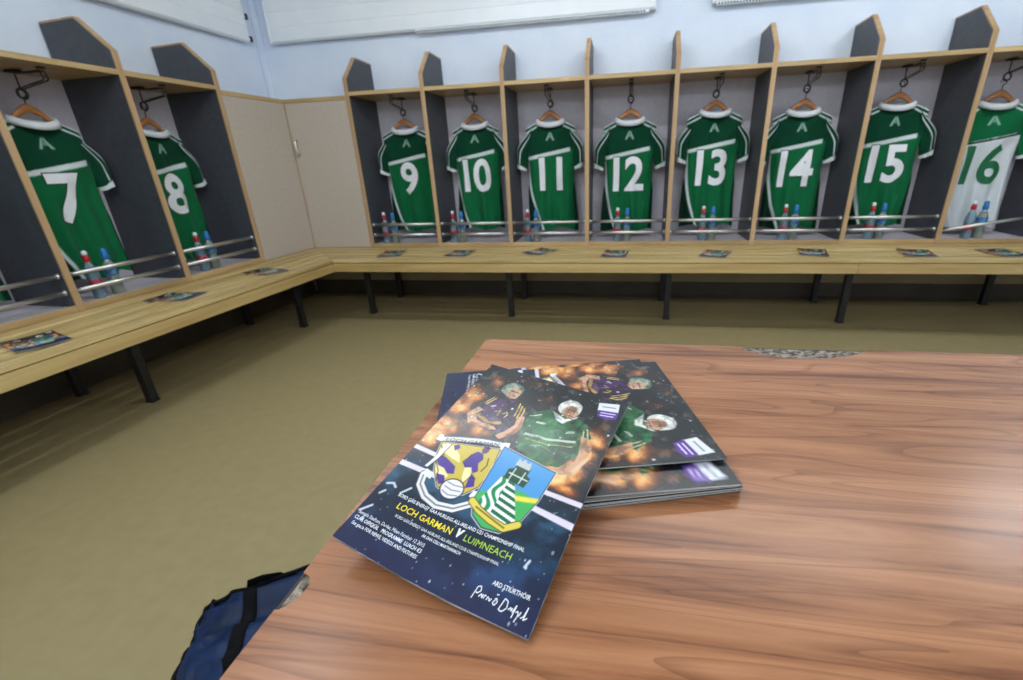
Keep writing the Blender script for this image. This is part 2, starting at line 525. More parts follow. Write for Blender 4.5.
def bench(label, lo_fn, hi_fn, loc, rz, legs, mirror, group):
    """slats run along local x from lo_fn(d) to hi_fn(d); d = distance in front of the lockers (local y = -d)"""
    t = thing('slatted_bench', label, 'bench', loc, rz, group)
    for j, (d0, d1) in enumerate(slat_ranges()):
        b = MB()
        th = .020
        b.prism([(lo_fn(d0), -d0), (hi_fn(d0), -d0), (hi_fn(d1), -d1), (lo_fn(d1), -d1)], 'z', -th, 0, .002)
        b.build('slat', M['slat_x'], t)
    b = MB()
    d0, d1 = BD - .022, BD - .004
    b.prism([(lo_fn(d0), -d0), (hi_fn(d0), -d0), (hi_fn(d1), -d1), (lo_fn(d1), -d1)], 'z', -.088, -.024, .002)
    b.build('front_rail', M['face_x'], t)
    for x in legs:
        b = MB()
        b.box(x - .02, x + .02, -BD + .035, .36, -.062, -.024, .003)
        for dd, nm in ((.188, 'leg'), (-.317, 'leg')):
            pass
        b.build('cross_bar', M['black_metal'], t)
        for dd in (.188, -.317):
            l = MB(); l.box(x - .021, x + .021, -dd - .021, -dd + .021, -BT + .012, -.0625, .004)
            lo_ = l.build('leg', M['black_metal'], t)
            f = MB(); f.box(x - .024, x + .024, -dd - .024, -dd + .024, -BT + .0005, -BT + .0118, .003)
            f.build('foot', M['black'], lo_)
    return t

SPLIT = 4.05
bench('slatted oak bench on black legs under the back lockers, from the corner to bay 14', lambda d: mit(d) + .0015, lambda d: SPLIT - .001, (0, 0, BT), 0, [.555, 1.755, 2.955], False, 'slatted benches under the lockers')
bench('slatted oak bench on black legs under locker bays 15 and 16 at the right', lambda d: SPLIT + .001, lambda d: 6.4, (0, 0, BT), 0, [4.155, 5.355], False, 'slatted benches under the lockers')
def mit_left(d):
    x = mit(d); y = -d
    al = x * math.sin(ANG) - y * math.cos(ANG)
    return -al
bench('slatted oak bench on black legs along the left wall, running to the corner', lambda d: -4.4, lambda d: mit_left(d) - .0015, (0, 0, BT), LROT, [-.556, -1.771, -2.986], True, 'slatted benches under the lockers')

# ------------------------------------------------------------------ long white panels high on the walls
def wall_panel(label, loc, rz, u0, u1, z0, h=.5, slots=None):
    t = thing('wall_panel', label, 'wall panel', loc, rz, 'long white panels high on the walls')
    d0, d1 = WALL - .075, WALL - .012
    b = MB()
    pr = [(d1, z0 + .004), (d0 + .012, z0), (d0, z0 + .012)]
    n = 5
    for k in range(1, n):
        z = z0 + h * k / n
        pr += [(d0, z - .006), (d0 + .005, z - .003), (d0 + .005, z + .003), (d0, z + .006)]
    pr += [(d0, z0 + h - .012), (d0 + .012, z0 + h), (d1, z0 + h)]
    b.prism(pr, 'x', u0, u1)
    b.build('panel', M['enamel'], t)
    for u in (u0, u1):
        b = MB(); b.box(u - .006, u + .006, d0 - .003, d1, z0 - .004, z0 + h + .004, .004); b.build('end_cap', M['enamel'], t)
    b = MB()
    for u in (u0 + .12, u1 - .12):
        b.box(u - .02, u + .02, d1, WALL - .001, z0 + .05, z0 + h - .05, .002)
    b.build('wall_bracket', M['enamel'], t)
    if slots:
        b = MB(); b.box(slots[0], slots[1], d0 + .004, d0 + .03, z0 - .016, z0 - .0005, .002)
        g = b.build('grille', M['enamel'], t)
        b = MB()
        u = slots[0] + .01
        while u < slots[1] - .02:
            b.box(u, u + .011, d0 + .0005, d0 + .006, z0 - .0135, z0 - .003, 0); u += .020
        b.build('grille_slots', M['slot'], g)
    return t
Zr = BT + 1.585
wall_panel('long white ribbed panel with a slotted lower edge high on the back wall above bays 9 to 12', (0, 0, 0), 0, -.245, 2.79, Zr, slots=(1.0, 2.75))
wall_panel('white ribbed panel at the top edge of the photo above bays 13 to 16', (0, 0, 0), 0, 3.18, 6.0, Zr + .005, slots=(3.2, 5.9))
wall_panel('white ribbed panel high on the left wall above bays 7 and 8', (0, 0, 0), LROT, -3.4, .205, Zr - .006)
# small pipe fittings at the corner end of the side panel
def fitting(loc_u, z, label):
    t = thing('pipe_valve', label, 'valve', left(loc_u, WALL - .05, z), LROT, 'small valves in the corner of the room')
    b = MB(); b.tube([(-.004, 0, 0), (.028, 0, 0), (.034, .004, 0), (.034, .047, 0)], .010, 10); b.build('pipe', M['enamel'], t)
    b = MB(); b.lathe([(.011, -.012), (.013, -.006), (.013, .02), (.009, .026)], 12, c=(.034, -.006, -.006)); b.build('knob', M['black'], t)
fitting(.217, Zr + .02, 'small white valve with a black knob at the lower end of the left wall panel')
fitting(.217, Zr + .17, 'small white valve with a black knob above another, in the upper corner of the walls')

# ------------------------------------------------------------------ painting helpers (printed patterns)
def fbm(x, y, seed=0, oct=4):
    rs = np.random.RandomState(seed)
    T = rs.rand(64, 64)
    out = np.zeros_like(x); amp = .5; tot = 0
    for o_ in range(oct):
        f = 2 ** o_
        X = x * f; Y = y * f
        xi = np.floor(X).astype(int); yi = np.floor(Y).astype(int)
        fx = X - xi; fy = Y - yi
        fx = fx * fx * (3 - 2 * fx); fy = fy * fy * (3 - 2 * fy)
        g = lambda a, b_: T[(a + 17 * o_) % 64, (b_ + 31 * o_) % 64]
        v = (g(xi, yi) * (1 - fx) + g(xi + 1, yi) * fx) * (1 - fy) + (g(xi, yi + 1) * (1 - fx) + g(xi + 1, yi + 1) * fx) * fy
        out += amp * v; tot += amp; amp *= .5
    return out / tot

def ss(a, b, x):
    t = np.clip((x - a) / (b - a), 0, 1)
    return t * t * (3 - 2 * t)

def sd_poly(x, y, poly):
    """signed distance, negative inside"""
    d = np.full_like(x, 1e9); inside = np.zeros(x.shape, bool)
    n = len(poly)
    for i in range(n):
        ax, ay = poly[i]; bx, by = poly[(i + 1) % n]
        ex, ey = bx - ax, by - ay
        t = np.clip(((x - ax) * ex + (y - ay) * ey) / (ex * ex + ey * ey + 1e-12), 0, 1)
        d = np.minimum(d, np.hypot(x - ax - t * ex, y - ay - t * ey))
        c = (ay > y) != (by > y)
        xx = ax + (y - ay) * ex / (ey if abs(ey) > 1e-12 else 1e-12)
        inside ^= c & (x < xx)
    return np.where(inside, -d, d)

def sd_line(x, y, pts):
    d = np.full_like(x, 1e9)
    for i in range(len(pts) - 1):
        ax, ay = pts[i]; bx, by = pts[i + 1]
        ex, ey = bx - ax, by - ay
        t = np.clip(((x - ax) * ex + (y - ay) * ey) / (ex * ex + ey * ey + 1e-12), 0, 1)
        d = np.minimum(d, np.hypot(x - ax - t * ex, y - ay - t * ey))
    return d

class Paint:
    def __init__(s, x, y, base, soft):
        s.x, s.y, s.soft = x, y, soft
        s.c = np.empty(x.shape + (3,)); s.c[:] = base
    def mix(s, m, col):
        s.c += (np.asarray(col, float) - s.c) * np.clip(m, 0, 1)[..., None]
    def poly(s, pts, col, a=1.0):
        s.mix(a * (1 - ss(-s.soft, s.soft, sd_poly(s.x, s.y, pts))), col)
    def line(s, pts, wd, col, a=1.0):
        s.mix(a * (1 - ss(wd / 2 - s.soft, wd / 2 + s.soft, sd_line(s.x, s.y, pts))), col)
    def ell(s, cx, cy, rx, ry, col, a=1.0, rot=0.0, soft=None):
        c_, s_ = math.cos(rot), math.sin(rot)
        X = (s.x - cx) * c_ + (s.y - cy) * s_; Y = -(s.x - cx) * s_ + (s.y - cy) * c_
        r = np.hypot(X / rx, Y / ry); so = (soft if soft is not None else s.soft / min(rx, ry))
        s.mix(a * (1 - ss(1 - so, 1 + so, r)), col)
    def blob(s, cx, cy, rx, ry, col, a=1.0):
        s.mix(a * np.exp(-(((s.x - cx) / rx) ** 2 + ((s.y - cy) / ry) ** 2)), col)

# ------------------------------------------------------------------ jerseys
JH = .80      # collar to hem
def half_w(z):           # z measured down from the collar base, positive
    z = np.asarray(z, float)
    return np.where(z < .20, .205 + .0 * z, .200 - .012 * np.sin(np.clip((z - .2) / .3, 0, 1) * math.pi) + .014 * np.clip((z - .45) / .3, 0, 1))

def shoulder_z(x):       # drop of the shoulder line below the collar base
    ax = np.abs(x)
    return np.where(ax < .098, .030 * (1 - (ax / .098) ** 2) * 1.0, .0 + .44 * (ax - .098) + .9 * np.clip(ax - .19, 0, 1) ** 1.5)

def body_y(x, zd, ph, side=-1):
    wv = half_w(zd)
    s_ = np.clip(np.abs(x) / wv, 0, 1)
    T = .018 + .022 * ss(.0, .25, zd)
    y = T * np.sqrt(np.clip(1 - s_ ** 2.4, 0, 1))
    k = ss(.12, .75, zd)
    edge = np.clip((1 - s_) * 5, 0, 1)
    fold = .016 * k * np.sin(x * 38 + 2.2 * np.sin(zd * 5 + ph) + ph) + .009 * k * np.sin(x * 71 - 4 * zd + 2 * ph)
    fold += .012 * ss(.02, .2, zd) * (fbm(x * 9 + 5 + ph, zd * 6 + 3, int(ph * 7) + 3, 3) - .5) * 2
    drape = .013 * np.sin((x * .8 + zd * .6) * 22 + ph * 2) * ss(0, .1, zd) * (1 - ss(.2, .5, zd))
    return side * (y + (fold + drape) * edge)

GREEN = {'body': (15, 102, 60), 'dark': (6, 64, 42), 'white': (214, 222, 222), 'panel': (5, 46, 30)}
WHITE = {'body': (214, 220, 222), 'dark': (16, 104, 62), 'white': (226, 230, 230), 'panel': (192, 200, 202), 'line': (16, 22, 26)}

def paint_body(x, zd, C, ph):
    p = Paint(x, zd, C['body'], .0028)
    # yoke above the slanted stripe
    ys = .232 - .17 * x
    p.mix(1 - ss(-.003, .003, zd - ys), C['dark'])
    # side panels
    lx = -.188 + .10 * np.clip((zd - .34) / .46, 0, 1) ** 1.8
    p.mix((1 - ss(-.003, .003, x - lx)) * ss(-.004, .004, zd - ys), C['panel'])
    sw = .005 * ss(.26, .42, zd) + .005
    p.mix((1 - ss(sw - .003, sw + .003, np.abs(x - lx))) * ss(-.004, .004, zd - ys - .02), C['white'])
    rx_ = .192 - .012 * ss(.3, .6, zd)
    p.mix(ss(-.003, .003, x - rx_) * ss(-.004, .004, zd - ys), C['panel'])
    # stripe
    th = .012 + .006 * (x + .2)
    m = (1 - ss(-.002, .003, np.abs(zd - ys) - th)) * ss(-.20, -.19, x) * (1 - ss(.155, .165, x))
    p.mix(m, C['white'])
    if 'line' in C:
        p.mix((1 - ss(-.002, .002, np.abs(zd - ys + .004) - .006)), C['line'])
    # shoulder stripes
    for k in range(2):
        d = zd - shoulder_z(x) - .004 - .028 * k
        p.mix((1 - ss(.004, .0075, np.abs(d))) * ss(.098, .11, np.abs(x)), C['white'])
    # maker's mark: a small split triangle under the collar
    cx, cz = 0.0, .110
    tri = (205, 222, 214)
    p.poly([(cx - .036, cz + .028), (cx - .004, cz - .034), (cx - .001, cz - .018), (cx - .020, cz + .028)], tri, .75)
    p.poly([(cx + .036, cz + .028), (cx + .004, cz - .034), (cx + .001, cz - .018), (cx + .020, cz + .028)], tri, .75)
    p.poly([(cx - .010, cz + .010), (cx, cz - .012), (cx + .010, cz + .010)], tri, .6)
    return p.c

def grid_faces(nu, nv, off=0, flip=False):
    f = []
    for j in range(nv - 1):
        for i in range(nu - 1):
            a = off + j * nu + i
            q = (a, a + 1, a + nu + 1, a + nu)
            f.append(q[::-1] if flip else q)
    return f

def jersey_meshes(C, ph):
    """body, sleeves and collar of one shirt hung on a hanger; z = 0 at the collar base, hem at -JH"""
    res = {}
    nu, nv = 84, 150
    s = np.linspace(-1, 1, nu); t = np.linspace(0, 1, nv)
    S, T = np.meshgrid(s, t)
    wtop = .205
    X0 = S * wtop
    top = shoulder_z(X0)
    hem = JH + .012 * np.sin(S * 5 + ph) - .010 * (1 - S ** 2) + .012
    Zd = top + (hem - top) * T
    Xx = S * half_w(Zd)
    Xx = Xx + .010 * np.sin(Zd * 6 + ph) * ss(.3, .8, Zd)
    mb = MB(); cols = []
    for side in (-1, 1):
        Y = body_y(S * half_w(Zd), Zd, ph + (0 if side < 0 else 2.0), side)
        Y = Y * (np.clip(T * 14 + .25, 0, 1))
        vv = np.stack([Xx, Y, -Zd], -1).reshape(-1, 3)
        mb.add(vv, grid_faces(nu, nv, 0, side < 0), 0, True)
        cols.append(nlin(paint_body(S * half_w(Zd), Zd, C, ph)).reshape(-1, 3))
    res['body'] = (mb, np.concatenate(cols))
    # sleeves
    for sg in (-1, 1):
        n1, n2 = 26, 44
        a = np.linspace(0, 1, n1); bq = np.linspace(0, 1, n2)
        Aq, Bq = np.meshgrid(a, bq)
        # outer edge: shoulder seam -> cuff outer; inner edge: armpit -> cuff inner
        ox = .155 + .118 * ss(0, .62, Bq) + .010 * Bq; oz = .028 + .300 * Bq ** 1.12
        ix = .172 + .030 * Bq; iz = .17 + .185 * Bq
        jit = .012 * math.sin(ph * 3 + sg)
        Xs = ix + (ox - ix) * Aq + jit * Bq
        Zs = iz + (oz - iz) * Aq
        prof = np.sqrt(np.clip(1 - (2 * Aq - 1) ** 2, 0, 1))
        sm_ = MB(); sc = []
        for side in (-1, 1):
            Y = side * prof * (.018 + .022 * Bq) + .006 * np.sin(Aq * 9 + Bq * 5 + ph) * prof * side
            vv = np.stack([sg * Xs, Y, -Zs], -1).reshape(-1, 3)
            sm_.add(vv, grid_faces(n1, n2, 0, (side < 0) == (sg > 0)), 0, True)
            pt = Paint(Aq, Bq, C['dark'], .02)
            for k in range(2):
                pt.mix((1 - ss(.03, .055, np.abs(Aq - (.93 - .27 * k)))) * (1 - ss(.86, .88, Bq)), C['white'])
            pt.mix(ss(.885, .905, Bq), C['white'])
            sc.append(nlin(pt.c).reshape(-1, 3))
        res['sleeve' + ('L' if sg < 0 else 'R')] = (sm_, np.concatenate(sc))
    # collar: a folded white band round the neck
    cb = MB()
    n = 40
    rings = []
    for k in range(n):
        an = 2 * math.pi * k / n
        cx = .106 * math.cos(an); cy = .046 * math.sin(an)
        z = .002 - (.030 if math.sin(an) < 0 else .012) * abs(math.sin(an)) ** 1.5
        ox_, oy_ = math.cos(an), math.sin(an)
        sec = [(.015, -.022), (.014, .000), (.004, .014), (-.003, .015), (-.006, .004), (-.003, -.018)]
        rings.append([(cx + ox_ * a_, cy + oy_ * a_ * .7, z + b_) for a_, b_ in sec])
    vv = [q for r in rings for q in r]; m_ = 6
    ff = [(k * m_ + i, k * m_ + (i + 1) % m_, ((k + 1) % n) * m_ + (i + 1) % m_, ((k + 1) % n) * m_ + i) for k in range(n) for i in range(m_)]
    cb.add(vv, ff, 0, True)
    res['collar'] = (cb, None)
    return res

def text_polys(txt, size, offset=0.0, align='CENTER', shear=0.0, spacing=1.0, res=4):
    cu = bpy.data.curves.new('txt', 'FONT')
    cu.body = txt; cu.size = size; cu.align_x = align; cu.offset = offset; cu.shear = shear
    cu.space_character = spacing; cu.resolution_u = res
    o = bpy.data.objects.new('txt', cu)
    COL.objects.link(o)
    dg = bpy.context.evaluated_depsgraph_get()
    dg.update()
    me = bpy.data.meshes.new_from_object(o.evaluated_get(dg))
    bm = bmesh.new(); bm.from_mesh(me)
    bpy.data.objects.remove(o, do_unlink=True); bpy.data.meshes.remove(me); bpy.data.curves.remove(cu)
    return bm

def slice_bm(bm, step):
    for ax in (0, 1):
        xs = [v.co[ax] for v in bm.verts]
        a, b_ = min(xs), max(xs)
        n = int((b_ - a) / step)
        for k in range(1, n + 1):
            pt = [0, 0, 0]; pt[ax] = a + k * step
            no = [0, 0, 0]; no[ax] = 1
            bmesh.ops.bisect_plane(bm, geom=list(bm.verts) + list(bm.edges) + list(bm.faces), plane_co=pt, plane_no=no, dist=1e-6)
    return bm

def number_mesh(txt, ph, mats_, cz=.382, size=.335):
    """numerals laid on the back of the shirt: outline under, numeral over"""
    mb = MB()
    for (off, lift, mi) in ((.045, .0025, 0), (.028, .0040, 1)):
        bm = text_polys(txt, 1.0, off, 'LEFT', 0, 1.0 if len(txt) == 1 else .93)
        xs = [v.co.x for v in bm.verts]; ys = [v.co.y for v in bm.verts]
        if mi == 0:
            cx = (min(xs) + max(xs)) / 2; cy = (min(ys) + max(ys)) / 2
        for v in bm.verts:
            v.co.x = (v.co.x - cx) * size * .93; v.co.y = (v.co.y - cy) * size
        slice_bm(bm, .012)
        for v in bm.verts:
            x, zd = v.co.x, cz - v.co.y
            yy = float(body_y(np.array(x), np.array(zd), ph, -1)) - lift
            v.co = Vector((x + .010 * math.sin(zd * 6 + ph) * float(ss(.3, .8, np.array(zd))), yy, -zd))
        mb.bm(bm, mi, True)
    return mb

VAR = {}
def get_var(key):
    if key not in VAR:
        C = WHITE if key == 'W' else GREEN
        ph = {'A': .4, 'B': 1.7, 'C': 3.1, 'W': 2.3}[key]
        r = jersey_meshes(C, ph)
        objs = {}
        for nm, (mb, at) in r.items():
            me_name = {'body': 'body', 'sleeveL': 'sleeve', 'sleeveR': 'sleeve', 'collar': 'collar'}[nm]
            o = mb.build(me_name, M['jersey'] if at is not None else M['collar_white'], None, at)
            objs[nm] = o.data
            bpy.data.objects.remove(o)
        VAR[key] = (objs, ph)
    return VAR[key]

def jersey(key, num, loc, rz, label, sx=1.0):
    objs, ph = get_var(key)
    t = thing('jersey', label, 'jersey', loc, rz, 'numbered jerseys hanging in the lockers')
    for nm, me in objs.items():
        o = bpy.data.objects.new(me.name.split('.')[0], me); COL.objects.link(o); o.parent = t
        if nm == 'collar':
            o['label'] = 'white collar'
    if num:
        mats_ = [M['collar_white'], M['green_print']] if key == 'W' else [M['dark_print'], M['white_print']]
        o = number_mesh(num, ph, mats_).build('number', mats_, t)
        o['label'] = ('green' if key == 'W' else 'white') + ' number ' + num
    t.scale = (sx, 1, 1)
    return t

def make_hanger(loc, rz, label):
    t = thing('coat_hanger', label, 'hanger', loc, rz, 'wooden hangers in the lockers')
    b = MB()
    xs = np.linspace(-.135, .135, 25)
    path = [(x, 0, .052 - .068 * (abs(x) / .095) ** 1.5 if abs(x) < .095 else -.016 - .52 * (abs(x) - .095)) for x in xs]
    rad = [.007 + .015 * max(0, 1 - abs(x) / .11) for x in xs]
    b.tube(path, rad, 10, flat=.55)
    b.build('arms', M['hanger'], t)
    b = MB()
    pts = [(0, 0, .068), (0, 0, .10)]
    pts += [(.017 * math.cos(a) - .0, 0, .117 + .017 * math.sin(a)) for a in [math.radians(d) for d in (-90, -50, -10, 30, 70, 110, 150, 190)]]
    b.tube(pts, .0028, 8)
    h = b.build('hook', M['wire'], t)
    return t

JY = .28
ring_z = SH0 - .105
def collar_z(z): return BT + z + .024
jx = {'9': .840, '10': 1.434, '11': 2.036, '12': 2.642, '13': 3.248, '14': 3.841, '15': 4.432, '16': 5.032}
jz = {'9': .885, '10': .893, '11': .885, '12': .868, '13': .893, '14': .868, '15': .878, '16': .855}
jv = {'9': 'B', '10': 'A', '11': 'C', '12': 'A', '13': 'B', '14': 'C', '15': 'A', '16': 'W'}
jr = {'9': .10, '10': -.05, '11': .02, '12': .0, '13': .06, '14': -.04, '15': -.10, '16': -.05}
for n in NUMS:
    lab = ('white jersey with green sleeves and number 16 on a wooden hanger at right' if n == '16'
           else 'green jersey with white number %s hanging in its locker on the back wall' % n)
    jersey(jv[n], n, (jx[n], JY, collar_z(jz[n])), jr[n], lab, .95)
    make_hanger((jx[n], JY, collar_z(jz[n])), jr[n], 'wooden coat hanger inside the collar of the number %s jersey' % n)
for n, u, z, r in (('7', -1.495, .885, .02), ('8', -.893, .868, .04), (None, -2.10, .88, 0)):
    lab = 'green jersey with white number %s hanging in its locker on the left wall' % n if n else 'green jersey mostly out of frame at the left edge of the photo'
    jersey({'7': 'B', '8': 'A'}.get(n, 'C'), n, left(u, JY, collar_z(z)), LROT + r, lab, .95)
    make_hanger(left(u, JY, collar_z(z)), LROT + r, 'wooden coat hanger inside the collar of the number %s jersey' % n if n else 'wooden coat hanger of the jersey out of frame at the left edge')

# ------------------------------------------------------------------ drink bottles
def bottle_red():
    t = thing('drink_bottle', '', 'bottle')
    b = MB(); b.lathe([(.022, 0), (.029, .004), (.030, .02), (.028, .05), (.028, .052), (.027, .09), (.030, .112), (.030, .135), (.022, .165), (.013, .186), (.012, .198)], 20)
    b.build('body', M['clear_blue'], t)
    b = MB(); b.lathe([(.0235, .004), (.0255, .02), (.0255, .05), (.0255, .12), (.018, .15), (.01, .16)], 16)
    b.build('drink', M['water'], t)
    b = MB(); b.lathe([(.0285, .053), (.0295, .055), (.0287, .075), (.0300, .098), (.0295, .100)], 20); b.build('wrapper', M['label_red'], t)['label'] = 'red label'
    b = MB(); b.lathe([(.0145, .192), (.0155, .194), (.0155, .216), (.012, .222), (.010, .226)], 16); c = b.build('cap', M['cap_red'], t); c['label'] = 'red cap'
    b = MB(); b.lathe([(.010, .2265), (.0125, .228), (.0125, .243), (.008, .249), (.004, .25)], 14); b.build('spout', M['white_plastic'], c)['label'] = 'white sports spout'
    return t

def bottle_blue():
    t = thing('drink_bottle', '', 'bottle')
    b = MB(); b.lathe([(.022, 0), (.029, .004), (.030, .02), (.029, .06), (.026, .085), (.026, .095), (.030, .115), (.030, .14), (.022, .168), (.013, .185), (.012, .196)], 20)
    b.build('body', M['clear_pale'], t)
    b = MB(); b.lathe([(.0235, .004), (.0262, .02), (.0262, .06), (.0235, .085), (.0245, .118), (.0245, .14), (.012, .168)], 16)
    b.build('drink', M['juice'], t)['label'] = 'yellow drink'
    b = MB(); b.lathe([(.0305, .105), (.0312, .107), (.0312, .139), (.0305, .141)], 20); b.build('wrapper', M['label_blue'], t)['label'] = 'blue label'
    b = MB(); b.lathe([(.0150, .190), (.0170, .192), (.0170, .214), (.0150, .222), (.0145, .236), (.0100, .245), (.004, .246)], 16); b.build('cap', M['cap_blue'], t)['label'] = 'blue cap'
    return t
proto_r, proto_b = bottle_red(), bottle_blue()
bpos = {'9': (.639, .716), '10': (1.244, 1.313), '11': (1.863, 1.933), '12': (2.57, 2.642), '13': (3.2, 3.269), '14': (3.767, 3.839), '15': (4.34, 4.408), '16': (4.955, 5.025)}
first = True
def put_bottle(proto, loc, rz, lab, grp):
    o = copy_tree(proto)
    o.location = loc; o.rotation_euler = (0, 0, rz)
    o['label'] = lab; o['group'] = grp
    return o
BZ = BT + .0265
rnd = random.Random(4)
for n in NUMS:
    for pr, x, c in ((proto_r, bpos[n][0], 'red capped'), (proto_b, bpos[n][1], 'blue capped')):
        put_bottle(pr, (x, .085 + rnd.uniform(-.005, .005), BZ), rnd.uniform(0, 6), '%s drink bottle standing below the number %s jersey' % (c, n), 'drink bottles in the lockers')
for n, ua, ub in (('7', -1.636, -1.544), ('8', -.989, -.908)):
    for pr, u, c in ((proto_r, ua, 'red capped'), (proto_b, ub, 'blue capped')):
        put_bottle(pr, left(u, .085, BZ), rnd.uniform(0, 6), '%s drink bottle standing below the number %s jersey' % (c, n), 'drink bottles in the lockers')
put_bottle(proto_b, left(-2.10, .085, BZ), 1.0, 'drink bottle with yellow drink cut off by the left edge of the photo', 'drink bottles in the lockers')
for pr in (proto_r, proto_b):
    for ch in list(pr.children_recursive):
        bpy.data.objects.remove(ch)
    bpy.data.objects.remove(pr)

# ------------------------------------------------------------------ match programmes
PW, PH = .168, .238
def paint_cover(U, V, soft, fine=True):
    """the printed front of the match programme; U, V in 0..1 from the lower left"""
    asp = PH / PW
    X, Y = U, V * asp
    S = asp
    q = lambda pts: [(a, b_ * S) for a, b_ in pts]
    w1 = fbm(X * 10, Y * 10, 41, 3) - .5; w2 = fbm(X * 10 + 7, Y * 10 + 7, 43, 3) - .5
    X0_, Y0_, V0_ = X, Y, V
    X = X + .024 * w1; Y = Y + .024 * w2
    V_ = Y / S
    p = Paint(X, Y, (20, 27, 33), soft)
    smoke = fbm(X0_ * 4 + 2, Y0_ * 4, 51, 5)
    p.mix(ss(.42, .75, smoke) * ss(.4, .6, V) * .6, (86, 78, 70))
    low = 1 - ss(.28, .50, V_)
    p.mix(low * .9, (16, 34, 56))
    p.mix((1 - ss(.0, .22, V_)) * .75, (38, 40, 78))
    n1 = fbm(X * 7, Y * 9, 5, 4)
    p.mix(np.exp(-((V_ - .27) / .09) ** 2) * ss(.35, .7, n1) * .55, (70, 140, 176))
    p.mix(np.exp(-((V_ - .11) / .07) ** 2) * ss(.45, .75, n1) * .35, (60, 120, 190))
    # fire and sparks round the two players
    n2 = fbm(X * 11 + 3, Y * 11 + 1, 9, 5); n3 = fbm(X * 16 + 3, Y * 16 + 1, 12, 4)
    streak = fbm((X - .6 * Y) * 3 + 1, (Y + .6 * X) * 13, 71, 5)
    fire = np.zeros_like(X)
    for (cx, cy, rx, ry, a) in ((.06, .70, .10, .16, .80), (.03, .50, .13, .10, 1.15), (.22, .57, .14, .06, .75), (.36, .95, .18, .04, .45), (.90, .66, .10, .13, .95), (.83, .50, .12, .07, 1.25), (.52, .86, .07, .09, .45), (.14, .88, .08, .08, .65), (.93, .78, .05, .1, .45), (.90, .44, .10, .04, .7)):
        fire = np.maximum(fire, a * np.exp(-(((X - cx) / rx) ** 2 + ((V_ - cy) / ry) ** 2)))
    f = fire * (.1 + 1.0 * n2 + 1.2 * streak) * 1.05
    p.mix(ss(.15, .95, f) * .9, (142, 62, 28))
    p.mix(ss(.55, 1.0, f) * (.4 + .9 * n3), (232, 150, 72))
    p.mix(ss(.85, 1.3, f) * n3 * 1.4, (255, 226, 160))
    # left player: purple and gold shirt, pale helmet with bars
    SK, SKD = (204, 152, 116), (132, 84, 60)
    p.poly(q([(.17, .60), (.145, .70), (.18, .775), (.25, .805), (.33, .80), (.42, .765), (.47, .70), (.455, .64), (.42, .60), (.30, .575)]), (50, 22, 64))
    p.poly(q([(.20, .62), (.24, .78), (.30, .79), (.30, .60)]), (66, 32, 84), .8)
    p.poly(q([(.36, .60), (.35, .70), (.40, .76), (.44, .72), (.42, .62)]), (36, 14, 46), .8)
    for k in range(3):
        p.line(q([(.385 + .024 * k, .785 - .012 * k), (.405 + .022 * k, .70 - .01 * k)]), .009, (226, 196, 84))
    for k in range(2):
        p.line(q([(.165 + .02 * k, .72), (.20 + .02 * k, .775)]), .008, (226, 196, 84))
    p.line(q([(.195, .640), (.27, .625), (.35, .640)]), .026, (198, 162, 58), .85)
    p.line(q([(.21, .640), (.24, .650), (.28, .634), (.31, .646)]), .007, (70, 40, 60))
    p.line(q([(.225, .715), (.245, .725)]), .012, (216, 206, 214), .8); p.line(q([(.27, .690), (.30, .705), (.30, .675)]), .007, (216, 190, 90))
    p.line(q([(.33, .69), (.345, .705), (.36, .69), (.35, .675)]), .007, (216, 190, 90))
    p.poly(q([(.43, .70), (.465, .71), (.49, .65), (.47, .60), (.41, .555), (.37, .565), (.42, .615), (.44, .65)]), SK)
    p.poly(q([(.455, .70), (.49, .65), (.47, .60), (.41, .555), (.45, .61), (.462, .65)]), SKD, .6)
    p.poly(q([(.155, .69), (.12, .63), (.17, .585), (.30, .580), (.36, .60), (.33, .615), (.21, .612), (.175, .64), (.195, .68)]), SK)
    p.poly(q([(.17, .585), (.30, .578), (.36, .598), (.30, .592), (.18, .597)]), SKD, .7)
    p.ell(.275, .862 * S, .074, .070, (118, 138, 120)); p.ell(.262, .872 * S, .050, .040, (166, 186, 166), .8)
    p.ell(.300, .838 * S, .046, .056, SK); p.ell(.285, .828 * S, .030, .044, SKD, .6)
    p.line(q([(.275, .850), (.335, .845)]), .010, (74, 46, 34), .8); p.line(q([(.305, .818), (.325, .817)]), .006, (110, 50, 44)); p.line(q([(.312, .842), (.318, .829)]), .006, (230, 184, 150))
    for pts in ([(.25, .842), (.35, .834)], [(.262, .816), (.342, .810)], [(.30, .872), (.300, .800)], [(.334, .862), (.330, .804)], [(.262, .860), (.268, .806)]):
        p.line(q(pts), .0035, (190, 200, 190), .75)
    # right player: green shirt, white helmet with bars
    p.poly(q([(.47, .69), (.50, .76), (.57, .80), (.64, .795), (.76, .795), (.85, .765), (.90, .70), (.87, .60), (.81, .52), (.66, .495), (.53, .555)]), (24, 88, 48))
    p.poly(q([(.55, .56), (.58, .74), (.66, .77), (.70, .62), (.66, .51)]), (40, 122, 68), .7)
    p.poly(q([(.76, .53), (.74, .66), (.80, .75), (.86, .72), (.85, .61)]), (14, 60, 34), .8)
    p.line(q([(.49, .73), (.55, .755)]), .008, (226, 232, 222)); p.line(q([(.855, .745), (.885, .69)]), .008, (226, 232, 222)); p.line(q([(.835, .735), (.865, .68)]), .006, (226, 232, 222))
    p.line(q([(.535, .625), (.66, .632), (.82, .660)]), .018, (206, 214, 196), .85); p.line(q([(.55, .60), (.68, .606), (.82, .632)]), .008, (200, 184, 80), .8)
    p.line(q([(.555, .705), (.60, .712)]), .016, (214, 224, 210), .8); p.line(q([(.76, .70), (.785, .705)]), .020, (196, 206, 190), .7)
